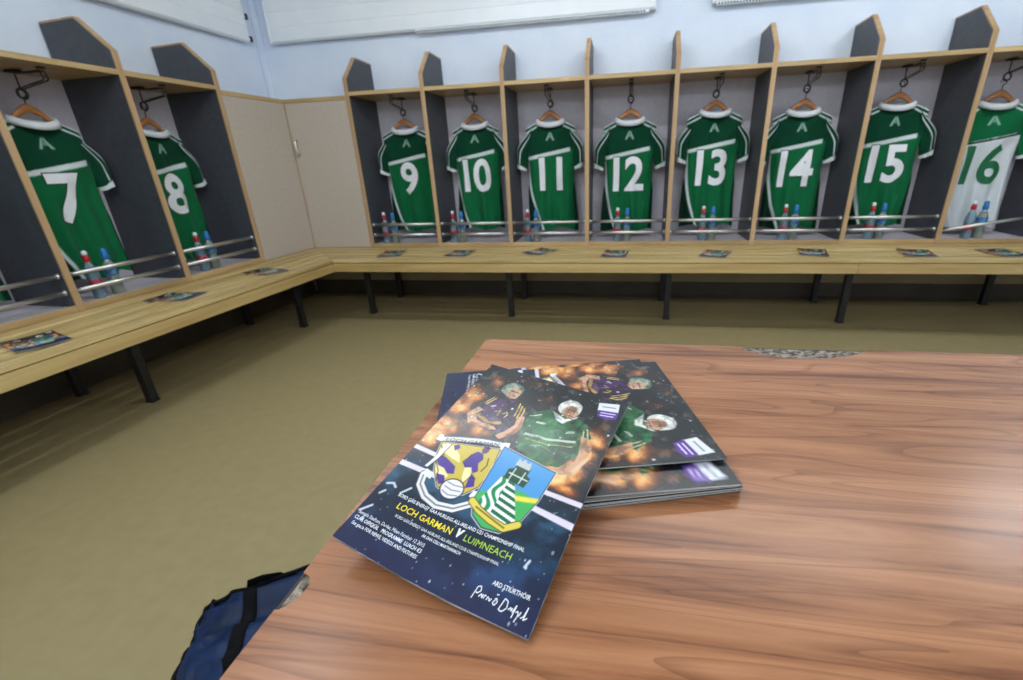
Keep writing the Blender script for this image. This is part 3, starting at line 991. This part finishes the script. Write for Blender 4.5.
    p.line(q([(.60, .57), (.65, .59), (.72, .575)]), .008, (180, 200, 170), .6)
    p.poly(q([(.595, .80), (.65, .752), (.70, .738), (.755, .79), (.765, .81), (.70, .768), (.65, .785)]), (230, 230, 222))
    p.poly(q([(.84, .70), (.895, .69), (.945, .60), (.90, .51), (.83, .488), (.80, .51), (.87, .56), (.865, .62)]), SK)
    p.poly(q([(.91, .67), (.945, .60), (.90, .51), (.84, .488), (.90, .55), (.92, .60)]), (236, 186, 140), .8)
    p.ell(.690, .850 * S, .074, .078, (214, 216, 212)); p.ell(.672, .866 * S, .046, .044, (240, 240, 236), .9); p.line(q([(.66, .905), (.735, .890)]), .008, (160, 160, 156))
    p.ell(.704, .826 * S, .050, .062, (198, 146, 112)); p.ell(.690, .814 * S, .034, .046, SKD, .55)
    p.line(q([(.672, .842), (.742, .838)]), .012, (66, 42, 32), .8); p.line(q([(.700, .800), (.724, .799)]), .007, (116, 54, 48)); p.line(q([(.716, .832), (.722, .816)]), .007, (232, 186, 152)); p.line(q([(.675, .785), (.735, .783)]), .010, (92, 60, 44), .7)
    for pts in ([(.645, .842), (.758, .838)], [(.655, .812), (.748, .806)], [(.704, .870), (.704, .785)], [(.740, .862), (.736, .792)], [(.664, .862), (.670, .792)]):
        p.line(q(pts), .0035, (206, 206, 204), .75)
    p.mix(ss(.55, .85, n3) * ss(.4, .9, f) * .7, (250, 170, 70))
    tone = fbm(X0_ * 24 + 1, Y0_ * 24 + 5, 61, 4)
    p.mix(ss(.5, .8, tone) * ss(.45, .55, V) * .25, (214, 200, 176))
    p.mix(ss(.5, .75, 1 - tone) * ss(.45, .55, V) * .35, (18, 16, 18))
    X, Y, V_ = X0_, Y0_, V0_
    p.x, p.y = X, Y
    # tournament badge upper right
    p.poly(q([(.835, .945), (.955, .975), (.97, .905), (.85, .885)]), (226, 228, 236))
    p.poly(q([(.850, .893), (.970, .912), (.975, .865), (.93, .843), (.865, .848)]), (92, 52, 148))
    p.line(q([(.875, .880), (.955, .892)]), .010, (222, 214, 238)); p.line(q([(.878, .862), (.950, .872)]), .010, (222, 214, 238))
    p.line(q([(.868, .925), (.94, .938)]), .012, (150, 150, 170))
    # white bars either side of the crests
    for pts in ([(-.02, .400), (.30, .395), (.30, .378), (-.02, .380)], [(-.02, .318), (.30, .323), (.30, .303), (-.02, .296)],
                [(.78, .412), (1.02, .405), (1.02, .385), (.78, .394)], [(.76, .346), (1.02, .325), (1.02, .300), (.76, .326)]):
        p.poly(q(pts), (224, 214, 228))
    # left crest: gold and purple shield with ribbons
    K = (30, 26, 40); G = (206, 182, 76); PU = (74, 50, 142); Wt = (232, 230, 228)
    sh = [(.125, .452), (.455, .512), (.482, .40), (.47, .335), (.42, .29), (.35, .268), (.27, .282), (.20, .33), (.15, .39)]
    p.poly(q([(a + (a - .31) * .05, b_ + (b_ - .39) * .05) for a, b_ in sh]), (236, 232, 226))
    p.poly(q([(a + (a - .31) * .025, b_ + (b_ - .39) * .025) for a, b_ in sh]), K)
    p.poly(q(sh), G)
    CR = (240, 228, 166)
    p.poly(q([(.135, .445), (.20, .455), (.27, .425), (.30, .395), (.24, .400), (.19, .41), (.15, .40)]), CR)
    p.poly(q([(.15, .40), (.21, .395), (.29, .375), (.31, .345), (.26, .335), (.21, .35), (.17, .37)]), PU)
    p.poly(q([(.18, .355), (.24, .352), (.29, .330), (.27, .300), (.22, .318)]), CR)
    p.poly(q([(.22, .322), (.27, .326), (.30, .30), (.27, .288)]), PU)
    p.line(q([(.135, .435), (.19, .40), (.165, .37), (.22, .335), (.25, .295)]), .004, K)
    p.poly(q([(.20, .455), (.225, .468), (.245, .455), (.225, .435)]), PU)
    p.poly(q([(.325, .445), (.35, .468), (.385, .468), (.405, .445), (.395, .42), (.42, .39), (.40, .375), (.37, .395), (.34, .385), (.315, .40)]), PU)
    p.ell(.385, .486 * S, .020, .024, (92, 60, 116)); p.line(q([(.37, .502), (.40, .500)]), .012, K)
    p.poly(q([(.34, .385), (.375, .395), (.40, .36), (.385, .325), (.36, .345)]), CR)
    p.poly(q([(.395, .375), (.43, .36), (.45, .33), (.41, .312), (.40, .345)]), PU)
    p.line(q([(.43, .455), (.445, .425), (.435, .395)]), .006, K, .8); p.line(q([(.33, .44), (.31, .405), (.34, .39)]), .004, K)
    p.line(q([(.385, .325), (.40, .36), (.43, .36)]), .004, K)
    p.poly(q([(.155, .455), (.185, .455), (.175, .38), (.155, .33), (.135, .33), (.150, .38)]), Wt); p.line(q([(.155, .33), (.175, .38), (.185, .455)]), .004, K)
    # ball and lower ribbon
    p.ell(.352, .292 * S, .066, .058, K); p.ell(.352, .292 * S, .060, .052, Wt)
    for k in (-.02, 0, .02):
        p.line(q([(.31, .292 + k * .9), (.352, .287 + k), (.40, .294 + k * .9)]), .005, (120, 116, 128))
    rb = [(.165, .300), (.185, .262), (.25, .232), (.33, .220), (.42, .232), (.485, .268)]
    p.line(q(rb), .046, K); p.line(q(rb), .038, Wt); p.line(q(rb), .008, (120, 118, 130))
    p.poly(q([(.150, .300), (.215, .292), (.205, .318), (.160, .325)]), Wt); p.poly(q([(.455, .292), (.505, .275), (.495, .318), (.46, .318)]), Wt)
    rt = [(.10, .462), (.20, .490), (.33, .520), (.45, .535)]
    p.line(q(rt), .040, K); p.line(q(rt), .032, (214, 212, 214)); p.line(q([(.10, .476), (.20, .504), (.33, .534), (.45, .549)]), .003, (120, 116, 126))
    p.poly(q([(.075, .452), (.115, .452), (.105, .482), (.08, .486)]), Wt); p.poly(q([(.45, .515), (.505, .505), (.49, .555), (.455, .550)]), Wt)
    # right crest: castle on a green hill, wavy white stripes
    sr = [(.475, .528), (.805, .488), (.790, .36), (.755, .275), (.69, .222), (.60, .215), (.53, .240), (.49, .285)]
    p.poly(q([(a + (a - .64) * .055, b_ + (b_ - .37) * .05) for a, b_ in sr]), (214, 216, 222))
    p.poly(q([(a + (a - .64) * .03, b_ + (b_ - .37) * .03) for a, b_ in sr]), (40, 46, 52))
    inside = 1 - ss(-soft, soft, sd_poly(X, Y, q(sr)))
    p.mix(inside, (74, 152, 214))
    hill = ss(-.006, .006, (.325 + .05 * np.sin((X - .5) * 9)) - V_)
    p.mix(inside * hill, (72, 176, 92))
    gold = ss(-.004, .004, .010 - np.abs(V_ - (.345 + .07 * (X - .68) * 2)))
    p.mix(inside * gold * ss(.66, .68, X), (236, 220, 80))
    p.poly(q([(.505, .27), (.555, .41), (.635, .40), (.735, .27), (.67, .235), (.56, .245)]), (236, 240, 236))
    keep = 1 - ss(-soft, soft, sd_poly(X, Y, q([(.505, .27), (.555, .41), (.635, .40), (.735, .27), (.67, .235), (.56, .245)])))
    wav = np.sin((X * .9 + V_ * .35 + .018 * np.sin(V_ * 60)) * 150)
    p.mix(keep * ss(-.2, .2, wav) * (X < .60), (28, 138, 84))
    wav2 = np.sin(V_ * 260 + X * 40)
    p.mix(keep * ss(-.2, .2, wav2) * (X >= .60), (16, 104, 62))
    p.poly(q([(.565, .405), (.565, .445), (.59, .455), (.60, .475), (.68, .468), (.675, .44), (.70, .432), (.69, .39)]), (24, 70, 50))
    p.poly(q([(.585, .47), (.59, .505), (.61, .492), (.625, .505), (.645, .49), (.665, .50), (.675, .462)]), (190, 196, 196))
    p.line(q([(.58, .43), (.69, .42)]), .008, (200, 216, 206)); p.line(q([(.60, .455), (.595, .40)]), .007, (200, 216, 206)); p.line(q([(.66, .45), (.655, .40)]), .007, (200, 216, 206))
    bnd = [(.485, .282), (.54, .262), (.62, .245), (.70, .236), (.755, .262)]
    p.line(q(bnd), .040, (60, 60, 40)); p.line(q(bnd), .032, (226, 204, 84)); p.line(q([(.52, .268), (.70, .237)]), .008, (120, 104, 40))
    # drifting specks
    rs = np.random.RandomState(3)
    if fine:
        for k in range(220):
            cx, cy = rs.rand(), rs.rand()
            r = .0016 + .005 * rs.rand() ** 4
            if .2 < cy < .5 and .1 < cx < .8:
                continue
            bx = (np.abs(X - cx) < .03) & (np.abs(Y - cy * S) < .03)
            if not bx.any():
                continue
            m = np.zeros_like(X); m[bx] = 1 - ss(.6, 1.4, np.hypot((X[bx] - cx) / r, (Y[bx] - cy * S) / (r * 1.5)))
            p.mix(m * (.5 + .5 * rs.rand()), (226, 232, 240))
        for pts in ([(.02, .30), (.05, .315)], [(.03, .215), (.06, .225), (.085, .215)], [(.035, .175), (.05, .19)], [(.13, .205), (.16, .235)], [(.015, .10), (.05, .13)], [(.87, .155), (.88, .175)]):
            p.line(q(pts), .012, (226, 234, 240), .85)
    return p.c

TXT = [  # text, u, v, cap height in v*asp units, material, align, bold, shear
    ('BORD G\u00c1IS ENERGY GAA HURLING ALL-IRELAND U21 CHAMPIONSHIP FINAL', .13, .838, .192, 0, .010, 0),
    ('LOCH GARMAN', .165, .482, .155, 1, .012, 0),
    ('v', .505, .540, .158, 0, .03, .2),
    ('LUIMNEACH', .553, .797, .155, 2, .0, 0),
    ('BORD G\u00c1IS ENERGY GAA HURLING ALL-IRELAND U21B CHAMPIONSHIP FINAL', .19, .760, .130, 0, -.0, 0),
    ('\u00c1R DHA CEILI MARTHANACH', .365, .575, .114, 0, .012, 0),
    ('Semple Stadium, Durlas, M\u00e9an F\u00f3mhair 12 2015', .022, .405, .090, 0, .0, 0),
    ('CL\u00c1R OIFIGI\u00daIL   PROGRAMME  LUACH \u20ac5', .022, .408, .072, 0, .014, 0),
    ('See gaa.ie FOR NEWS, VIDEOS AND FIXTURES', .030, .403, .054, 0, .010, 0),
    ('LOCH GARMAN', .135, .435, .462, 4, .0, .0),
    ('ARD STI\u00daRTH\u00d3IR', .772, .948, .080, 0, .012, 0),
]
SIG = [  # handwriting strokes (u, v)
    [(.715, .030), (.722, .062), (.735, .066), (.742, .055), (.730, .046), (.722, .048)], [(.742, .040), (.750, .049), (.757, .040), (.759, .050)],
    [(.764, .040), (.766, .050), (.773, .049)], [(.778, .040), (.781, .050)], [(.786, .048), (.792, .040), (.798, .048)],
    [(.815, .050), (.808, .040), (.818, .036), (.826, .046), (.818, .054), (.812, .050)], [(.812, .062), (.822, .064)],
    [(.842, .032), (.852, .062), (.868, .058), (.872, .042), (.858, .030), (.842, .032)], [(.880, .040), (.888, .048), (.893, .040), (.896, .048)],
    [(.900, .038), (.908, .058), (.904, .026)], [(.912, .042), (.922, .046), (.926, .036), (.920, .020)], [(.930, .036), (.934, .048)], [(.940, .034), (.950, .040), (.956, .064), (.952, .032), (.966, .040)],
]

def cover_mesh(surf, nu, nv, mats_, text=True, th=.0):
    """surf(u, v) -> Vector; printed sheet with its lettering, as one mesh with its print"""
    mb = MB()
    u = np.linspace(0, 1, nu); v = np.linspace(0, 1, nv)
    U, V = np.meshgrid(u, v)
    col = nlin(paint_cover(U, V, 0.7 / nu, nu > 100)).reshape(-1, 3)
    pts = [surf(a, b_) for b_ in v for a in u]
    mb.add(pts, grid_faces(nu, nv), 0, True)
    if text:
        asp = PH / PW
        for (tx, u0, u1, vb, mi, off, sh) in TXT:
            bm = text_polys(tx, 1.0, off, 'LEFT', sh, 1.0, 2)
            xs = [q.co.x for q in bm.verts]
            s = (u1 - u0) / (max(xs) - min(xs)); x0 = min(xs)
            hs = s / asp
            hs *= {1: .95, 2: .95, 4: .75}.get(mi, 1.15)
            for q in bm.verts:
                uu = u0 + (q.co.x - x0) * s; vv = vb + q.co.y * hs + (.20 * (uu - u0) if mi == 4 else 0)
                a = surf(uu, vv); q.co = a + Vector((0, 0, .0003))
            mb.bm(bm, 1 + mi)
        for st in SIG:
            for i in range(len(st) - 1):
                (a, b_), (c, d) = st[i], st[i + 1]
                dx, dy = c - a, (d - b_) * asp
                l = math.hypot(dx, dy); nx, ny = -dy / l * .0020, dx / l * .0020 / asp
                qd = [surf(a + nx, b_ + ny), surf(a - nx, b_ - ny), surf(c - nx, d - ny), surf(c + nx, d + ny)]
                mb.add([q + Vector((0, 0, .0003)) for q in qd], [(0, 1, 2, 3)], 1)
    return mb, col

INK = [M['cover'], M['ink_white'], M['ink_yellow'], M['ink_lime'], M['ink_dark']]

def slab(surf, drop, nu=12, nv=14):
    """the pages under a cover: closed block between surf - drop0 and surf - drop1"""
    mb = MB(); d0, d1 = drop
    us = np.linspace(0, 1, nu); vs_ = np.linspace(0, 1, nv)
    top = [surf(a, b_) - Vector((0, 0, d0)) for b_ in vs_ for a in us]
    bot = [surf(a, b_) - Vector((0, 0, d1)) for b_ in vs_ for a in us]
    n = nu * nv
    mb.add(top + bot, grid_faces(nu, nv) + grid_faces(nu, nv, n, True)
           + [(i + 1, i, n + i, n + i + 1) for i in range(nu - 1)]
           + [((nv - 1) * nu + i, (nv - 1) * nu + i + 1, n + (nv - 1) * nu + i + 1, n + (nv - 1) * nu + i) for i in range(nu - 1)]
           + [(j * nu, (j + 1) * nu, n + (j + 1) * nu, n + j * nu) for j in range(nv - 1)]
           + [((j + 1) * nu + nu - 1, j * nu + nu - 1, n + j * nu + nu - 1, n + (j + 1) * nu + nu - 1) for j in range(nv - 1)])
    return mb

def programme(label, loc, rz, surf, nu, nv, text, group, thick=.003, bend=True):
    t = thing('match_programme', label, 'programme', loc, rz, group)
    mb, col = cover_mesh(surf, nu, nv, INK, text)
    o = mb.build('cover', INK, t, col); o['label'] = 'printed front cover'
    slab(surf, (.0002, thick * .85)).build('pages', M['paper'], t)
    slab(surf, (thick * .87, thick)).build('back_cover', M['ink_dark'], t)
    return t

# programmes laid out along the benches
SHARED = {}
def bench_programme(loc, rz, label):
    if 'p' not in SHARED:
        def sf(u, v):
            return Vector(((u - .5) * PW, (v - .5) * PH, .0035 + .004 * max(0, abs(v - .5) * 2 - .6) + .003 * (u - .5) ** 2 * 4))
        t = programme(label, loc, rz, sf, 64, 90, False, 'programmes laid out along the benches')
        SHARED['p'] = t
    else:
        t = copy_tree(SHARED['p'])
        t['label'] = label; t.location = loc; t.rotation_euler = (0, 0, rz)
    return t
BP = {'9': (.864, -.295, 101), '10': (1.411, -.288, 89), '11': (2.016, -.226, 61), '12': (2.567, -.320, 84), '13': (3.237, -.335, 69), '14': (3.857, -.296, 76), '15': (4.453, -.325, 75), '16': (4.927, -.332, 95)}
for n in NUMS:
    x, y, a = BP[n]
    bench_programme((x, y, BT + .0003), math.radians(a - 90), 'colourful match programme lying on the bench in front of the number %s bay' % n)
for n, x, y, a in (('8', .266, -.912, 166), ('7', .21, -1.53, 186)):
    bench_programme((x, y, BT + .0003), math.radians(a - 90), 'colourful match programme lying on the left bench in front of the number %s bay' % n)
bench_programme((.234, -2.202, BT + .0003), math.radians(160 - 90), 'colourful match programme on the left bench, nearest the left edge of the photo')

# ------------------------------------------------------------------ table
TZ = .900
tx0, tx1, ty0, ty1 = 2.4405, 4.30, -3.85, -2.985
tab = thing('table', 'wood grain laminate table with chipped edges in the foreground', 'table', ((tx0 + tx1) / 2, (ty0 + ty1) / 2, 0))
ox, oy = (tx0 + tx1) / 2, (ty0 + ty1) / 2
T = lambda x, y: (x - ox, y - oy)
b = MB(); b.box(tx0 - ox + .001, tx1 - ox - .001, ty0 - oy + .001, ty1 - oy - .001, TZ - .030, TZ - .0016, .001)
core = b.build('top', M['chip'], tab)
core['label'] = 'bare chipboard core showing where the laminate has chipped away'
far = [(2.952, -2.985), (2.936, -2.998), (2.915, -3.008), (2.89, -3.0165), (2.857, -3.0205), (2.835, -3.0185), (2.815, -3.010), (2.802, -3.000), (2.793, -2.985)]
lef = [(tx0, -3.402), (2.4465, -3.4045), (2.4505, -3.410), (2.4500, -3.417), (2.4465, -3.425), (2.4430, -3.4285), (tx0, -3.429)]
poly = [T(tx1, ty0), T(tx1, ty1)] + [T(*p) for p in far] + [T(tx0 + .006, ty1), T(tx0, ty1 - .006)] + [T(*p) for p in lef] + [T(tx0, ty0)]
bm = bmesh.new()
vv = [bm.verts.new((p[0], p[1], TZ - .0015)) for p in poly]
f = bm.faces.new(vv)
if f.normal.z < 0: f.normal_flip()
r = bmesh.ops.extrude_face_region(bm, geom=[f])
for g in r['geom']:
    if isinstance(g, bmesh.types.BMVert): g.co.z = TZ
bmesh.ops.triangulate(bm, faces=[ff for ff in bm.faces if len(ff.verts) > 4])
bmesh.ops.recalc_face_normals(bm, faces=bm.faces)
b = MB(); b.bm(bm); b.build('laminate', M['laminate'], tab)
b = MB()
b.box(tx0 - ox - .0008, tx0 - ox + .0008, ty0 - oy, ty1 - oy, TZ - .030, TZ - .0018, 0)
b.box(tx0 - ox, tx1 - ox, ty1 - oy - .0008, ty1 - oy + .0008, TZ - .030, TZ - .0018, 0)
b.build('edge_band', M['edge_band'], tab)
b = MB()
for (x0, x1, y0, y1) in ((tx0 + .08, tx1 - .08, ty1 - .10, ty1 - .07), (tx0 + .08, tx1 - .08, ty0 + .07, ty0 + .10), (tx0 + .08, tx0 + .11, ty0 + .1005, ty1 - .1005), (tx1 - .11, tx1 - .08, ty0 + .1005, ty1 - .1005)):
    b.box(x0 - ox, x1 - ox, y0 - oy, y1 - oy, TZ - .085, TZ - .0305, .002)
b.build('apron', M['black_metal'], tab)
for x in (tx0 + .10, tx1 - .10):
    for y in (ty0 + .09, ty1 - .09):
        b = MB(); b.box(x - ox - .019, x - ox + .019, y - oy - .019, y - oy + .019, .0005, TZ - .0855, .004); b.build('leg', M['black_metal'], tab)

# ------------------------------------------------------------------ programmes on the table
def quad_surf(TL, TR, BR, BL, curl=None, origin=(0, 0, 0)):
    TL, TR, BR, BL = map(Vector, (TL, TR, BR, BL)); og = Vector(origin)
    def sf(u, v):
        p = (BL * (1 - u) + BR * u) * (1 - v) + (TL * (1 - u) + TR * u) * v
        if curl:
            p = p + Vector((0, 0, curl(u, v)))
        return p - og
    return sf
# the pile underneath: one squared-up block of programmes, each its own thing
z = TZ
h0 = .0026
pile_dir = math.atan2(-3.282 + 3.106, 2.7215 - 2.677)      # direction from cover-left to cover-right of the pile
def pile_programme(i, cx, cy, a, zt, lab, nu=70, nv=98, text=False, th=.0019, curl=0.0):
    """cover top points along +x-ish: rotation a is that of the cover's own 'up'"""
    def sf(u, v):
        return Vector(((u - .5) * PW, (v - .5) * PH, zt + curl * (1 - v) * u))
    t = programme(lab, (cx, cy, 0), a - math.pi / 2, sf, nu, nv, text, 'programmes piled on the table', th)
    t.scale = (pile_k, .965, 1)
    return t
# centre of the upper askew programme from its two visible corners (cover top-left and top-right)
def from_corners(tl, tr):
    tl = Vector(tl); tr = Vector(tr)
    global pile_k
    pile_k = (tr - tl).length / PW
    d = (tr - tl).normalized(); up = Vector((-d.y, d.x))
    c = (tl + tr) / 2 - up * PH * .965 / 2
    return c.x, c.y, math.atan2(up.y, up.x)
layers = [  # (cover top-left, cover top-right) of each programme, bottom of the pile first
    ((2.6770, -3.1080), (2.7310, -3.2875)), ((2.6755, -3.1085), (2.7290, -3.2880)), ((2.6785, -3.1080), (2.7315, -3.2890)),
    ((2.6765, -3.1085), (2.7280, -3.2900)), ((2.6805, -3.1085), (2.7305, -3.2905)), ((2.6815, -3.1085), (2.7284, -3.2935)),
]
zz = TZ + .0003
names_ = ['bottom programme of the pile on the table', 'second programme from the bottom of the table pile', 'third programme from the bottom of the table pile',
          'fourth programme from the bottom of the table pile', 'fifth programme from the bottom of the table pile', 'sixth programme from the bottom of the table pile, its purple badge half covered']
for i, (tl, tr) in enumerate(layers):
    cx, cy, a = from_corners(tl, tr)
    zz += .0020
    pile_programme(i, cx, cy, a, zz, names_[i], 70 if i == 5 else 24, 98 if i == 5 else 34)
cx, cy, a = from_corners((2.6590, -3.0720), (2.7105, -3.2560))
zz += .0022
pile_programme(6, cx, cy, a, zz, 'dark programme lying askew just under the topmost of the pile', 60, 84)
cx, cy, a = from_corners((2.6770, -3.083), (2.7232, -3.268))
zz += .0024
pile_programme(7, cx, cy, a, zz, 'uppermost programme of the pile, turned sideways, with purple badge at its lower right corner', 200, 284, True)
PILE_TOP = zz
# the front programme laid across the pile
og = (2.55, -3.29, 0)
ZC = BT
front = quad_surf((2.498, -3.148, .419 + ZC), (2.646, -3.207, .409 + ZC + .002), (2.594, -3.428, .388 + ZC), (2.457, -3.389, .404 + ZC),
                  lambda u, v: .010 * math.sin(math.pi * v) * (u * .6 + .1) - .004 * math.sin(math.pi * u) * (1 - v), og)
programme('front match programme with two county crests lying across the pile on the table', og, 0, front, 300, 420, True, None, .0017)

# ------------------------------------------------------------------ blue holdall on the floor
bag = thing('holdall', 'limp blue nylon holdall with black zip and trim on the floor by the table', 'bag', (1.955, -3.125, 0), math.radians(27))
nl, nc = 60, 96
BL_, BWd, BHt = .54, .37, .255
vv = []
for i in range(nl):
    t = -1 + 2 * i / (nl - 1)
    e = (1 - abs(t) ** 14) ** .5
    for k in range(nc):
        an = 2 * math.pi * k / nc
        cxn, szn = math.cos(an), math.sin(an)
        x = BWd / 2 * math.copysign(abs(cxn) ** .5, cxn) * (.86 + .14 * e) * (1 - .10 * max(0, szn))
        zt = BHt / 2 * (1 + math.copysign(abs(szn) ** .6, szn)) * (.84 + .16 * e)
        yy = t * BL_ / 2
        cr = float(fbm(np.array([3 + t * 4.0]), np.array([5 + an * 1.6]), 21, 4)[0]) - .5
        cr2 = abs(float(fbm(np.array([9 + t * 7.0 + szn]), np.array([2 + an * 2.4]), 33, 3)[0]) - .5)
        x += .045 * cr * (1 if szn > -.6 else 0)
        zt = max(.001, zt + (.05 * cr - .07 * cr2 + .012 * cxn) * max(0, szn + .3))
        vv.append((x, yy, zt))
ff = [(i * nc + k, i * nc + (k + 1) % nc, (i + 1) * nc + (k + 1) % nc, (i + 1) * nc + k) for i in range(nl - 1) for k in range(nc)]
ff += [tuple(range(nc))[::-1], tuple((nl - 1) * nc + k for k in range(nc))]
b = MB(); b.add(vv, ff, 0, True); b.build('body', M['bag'], bag)
def top_z(i, x):
    r = sorted((vv[i * nc + k][0], vv[i * nc + k][2]) for k in range(1, nc // 2))
    for (xa, za), (xb, zb) in zip(r, r[1:]):
        if xa <= x <= xb:
            return za + (zb - za) * (x - xa) / (xb - xa + 1e-9)
    return r[len(r) // 2][1]
def top_strip(x0, hw, i0, i1, lift, name, m):
    b = MB(); rows = []
    for i in range(i0, i1 + 1):
        y = vv[i * nc][1]
        for dx, dz in ((-hw, 0), (-hw, lift), (0, lift * 1.4), (hw, lift), (hw, 0)):
            rows.append((x0 + dx, y, top_z(i, x0 + dx) + dz))
    n = 5
    f2 = [(i * n + k, i * n + (k + 1) % n, (i + 1) * n + (k + 1) % n, (i + 1) * n + k) for i in range(i1 - i0) for k in range(n)]
    f2 += [tuple(range(n))[::-1], tuple((i1 - i0) * n + k for k in range(n))]
    b.add(rows, f2, 0, True)
    return b.build(name, m, bag)
zp = top_strip(-.045, .014, 1, 58, .004, 'zip', M['strap'])
b = MB()
side = [Vector(vv[i * nc + 43]) for i in range(2, 58)]
rows = []
for i in range(2, 58):
    for k in (40, 42, 44, 46, 48):
        p = Vector(vv[i * nc + k]); d = (p - Vector((0, p.y, .11))).normalized(); rows.append(p + d * .003)
    for k in (48, 40):
        p = Vector(vv[i * nc + k]); d = (p - Vector((0, p.y, .11))).normalized(); rows.append(p - d * .004)
b.add(rows, [(i * 7 + k, i * 7 + (k + 1) % 7, (i + 1) * 7 + (k + 1) % 7, (i + 1) * 7 + k) for i in range(55) for k in range(7)] + [tuple(range(7))[::-1], tuple(55 * 7 + k for k in range(7))], 0, True)
b.build('side_band', M['strap'], bag)
b = MB()
b.tube([Vector(vv[57 * nc + k]) + Vector((0, .002, .002)) for k in range(nc)], .006, 6, True); b.build('end_piping', M['strap'], bag)
pz = Vector((-.03, vv[57 * nc][1], top_z(56, -.03)))
b = MB(); b.tube([pz + Vector((-.034, .012, -.010)), pz + Vector((-.026, .006, .016)), pz + Vector((.0, .0, .024)), pz + Vector((.026, .006, .016)), pz + Vector((.036, .012, -.010))], .014, 8, flat=.2)
b.build('carry_tab', M['strap'], bag)
b = MB(); b.tube([pz + Vector((-.02 + .010 * math.cos(a), -.03 + .010 * math.sin(a), .012)) for a in [k * math.pi / 6 for k in range(12)]], .0022, 6, True)
b.build('zip_pull', M['wire'], zp)
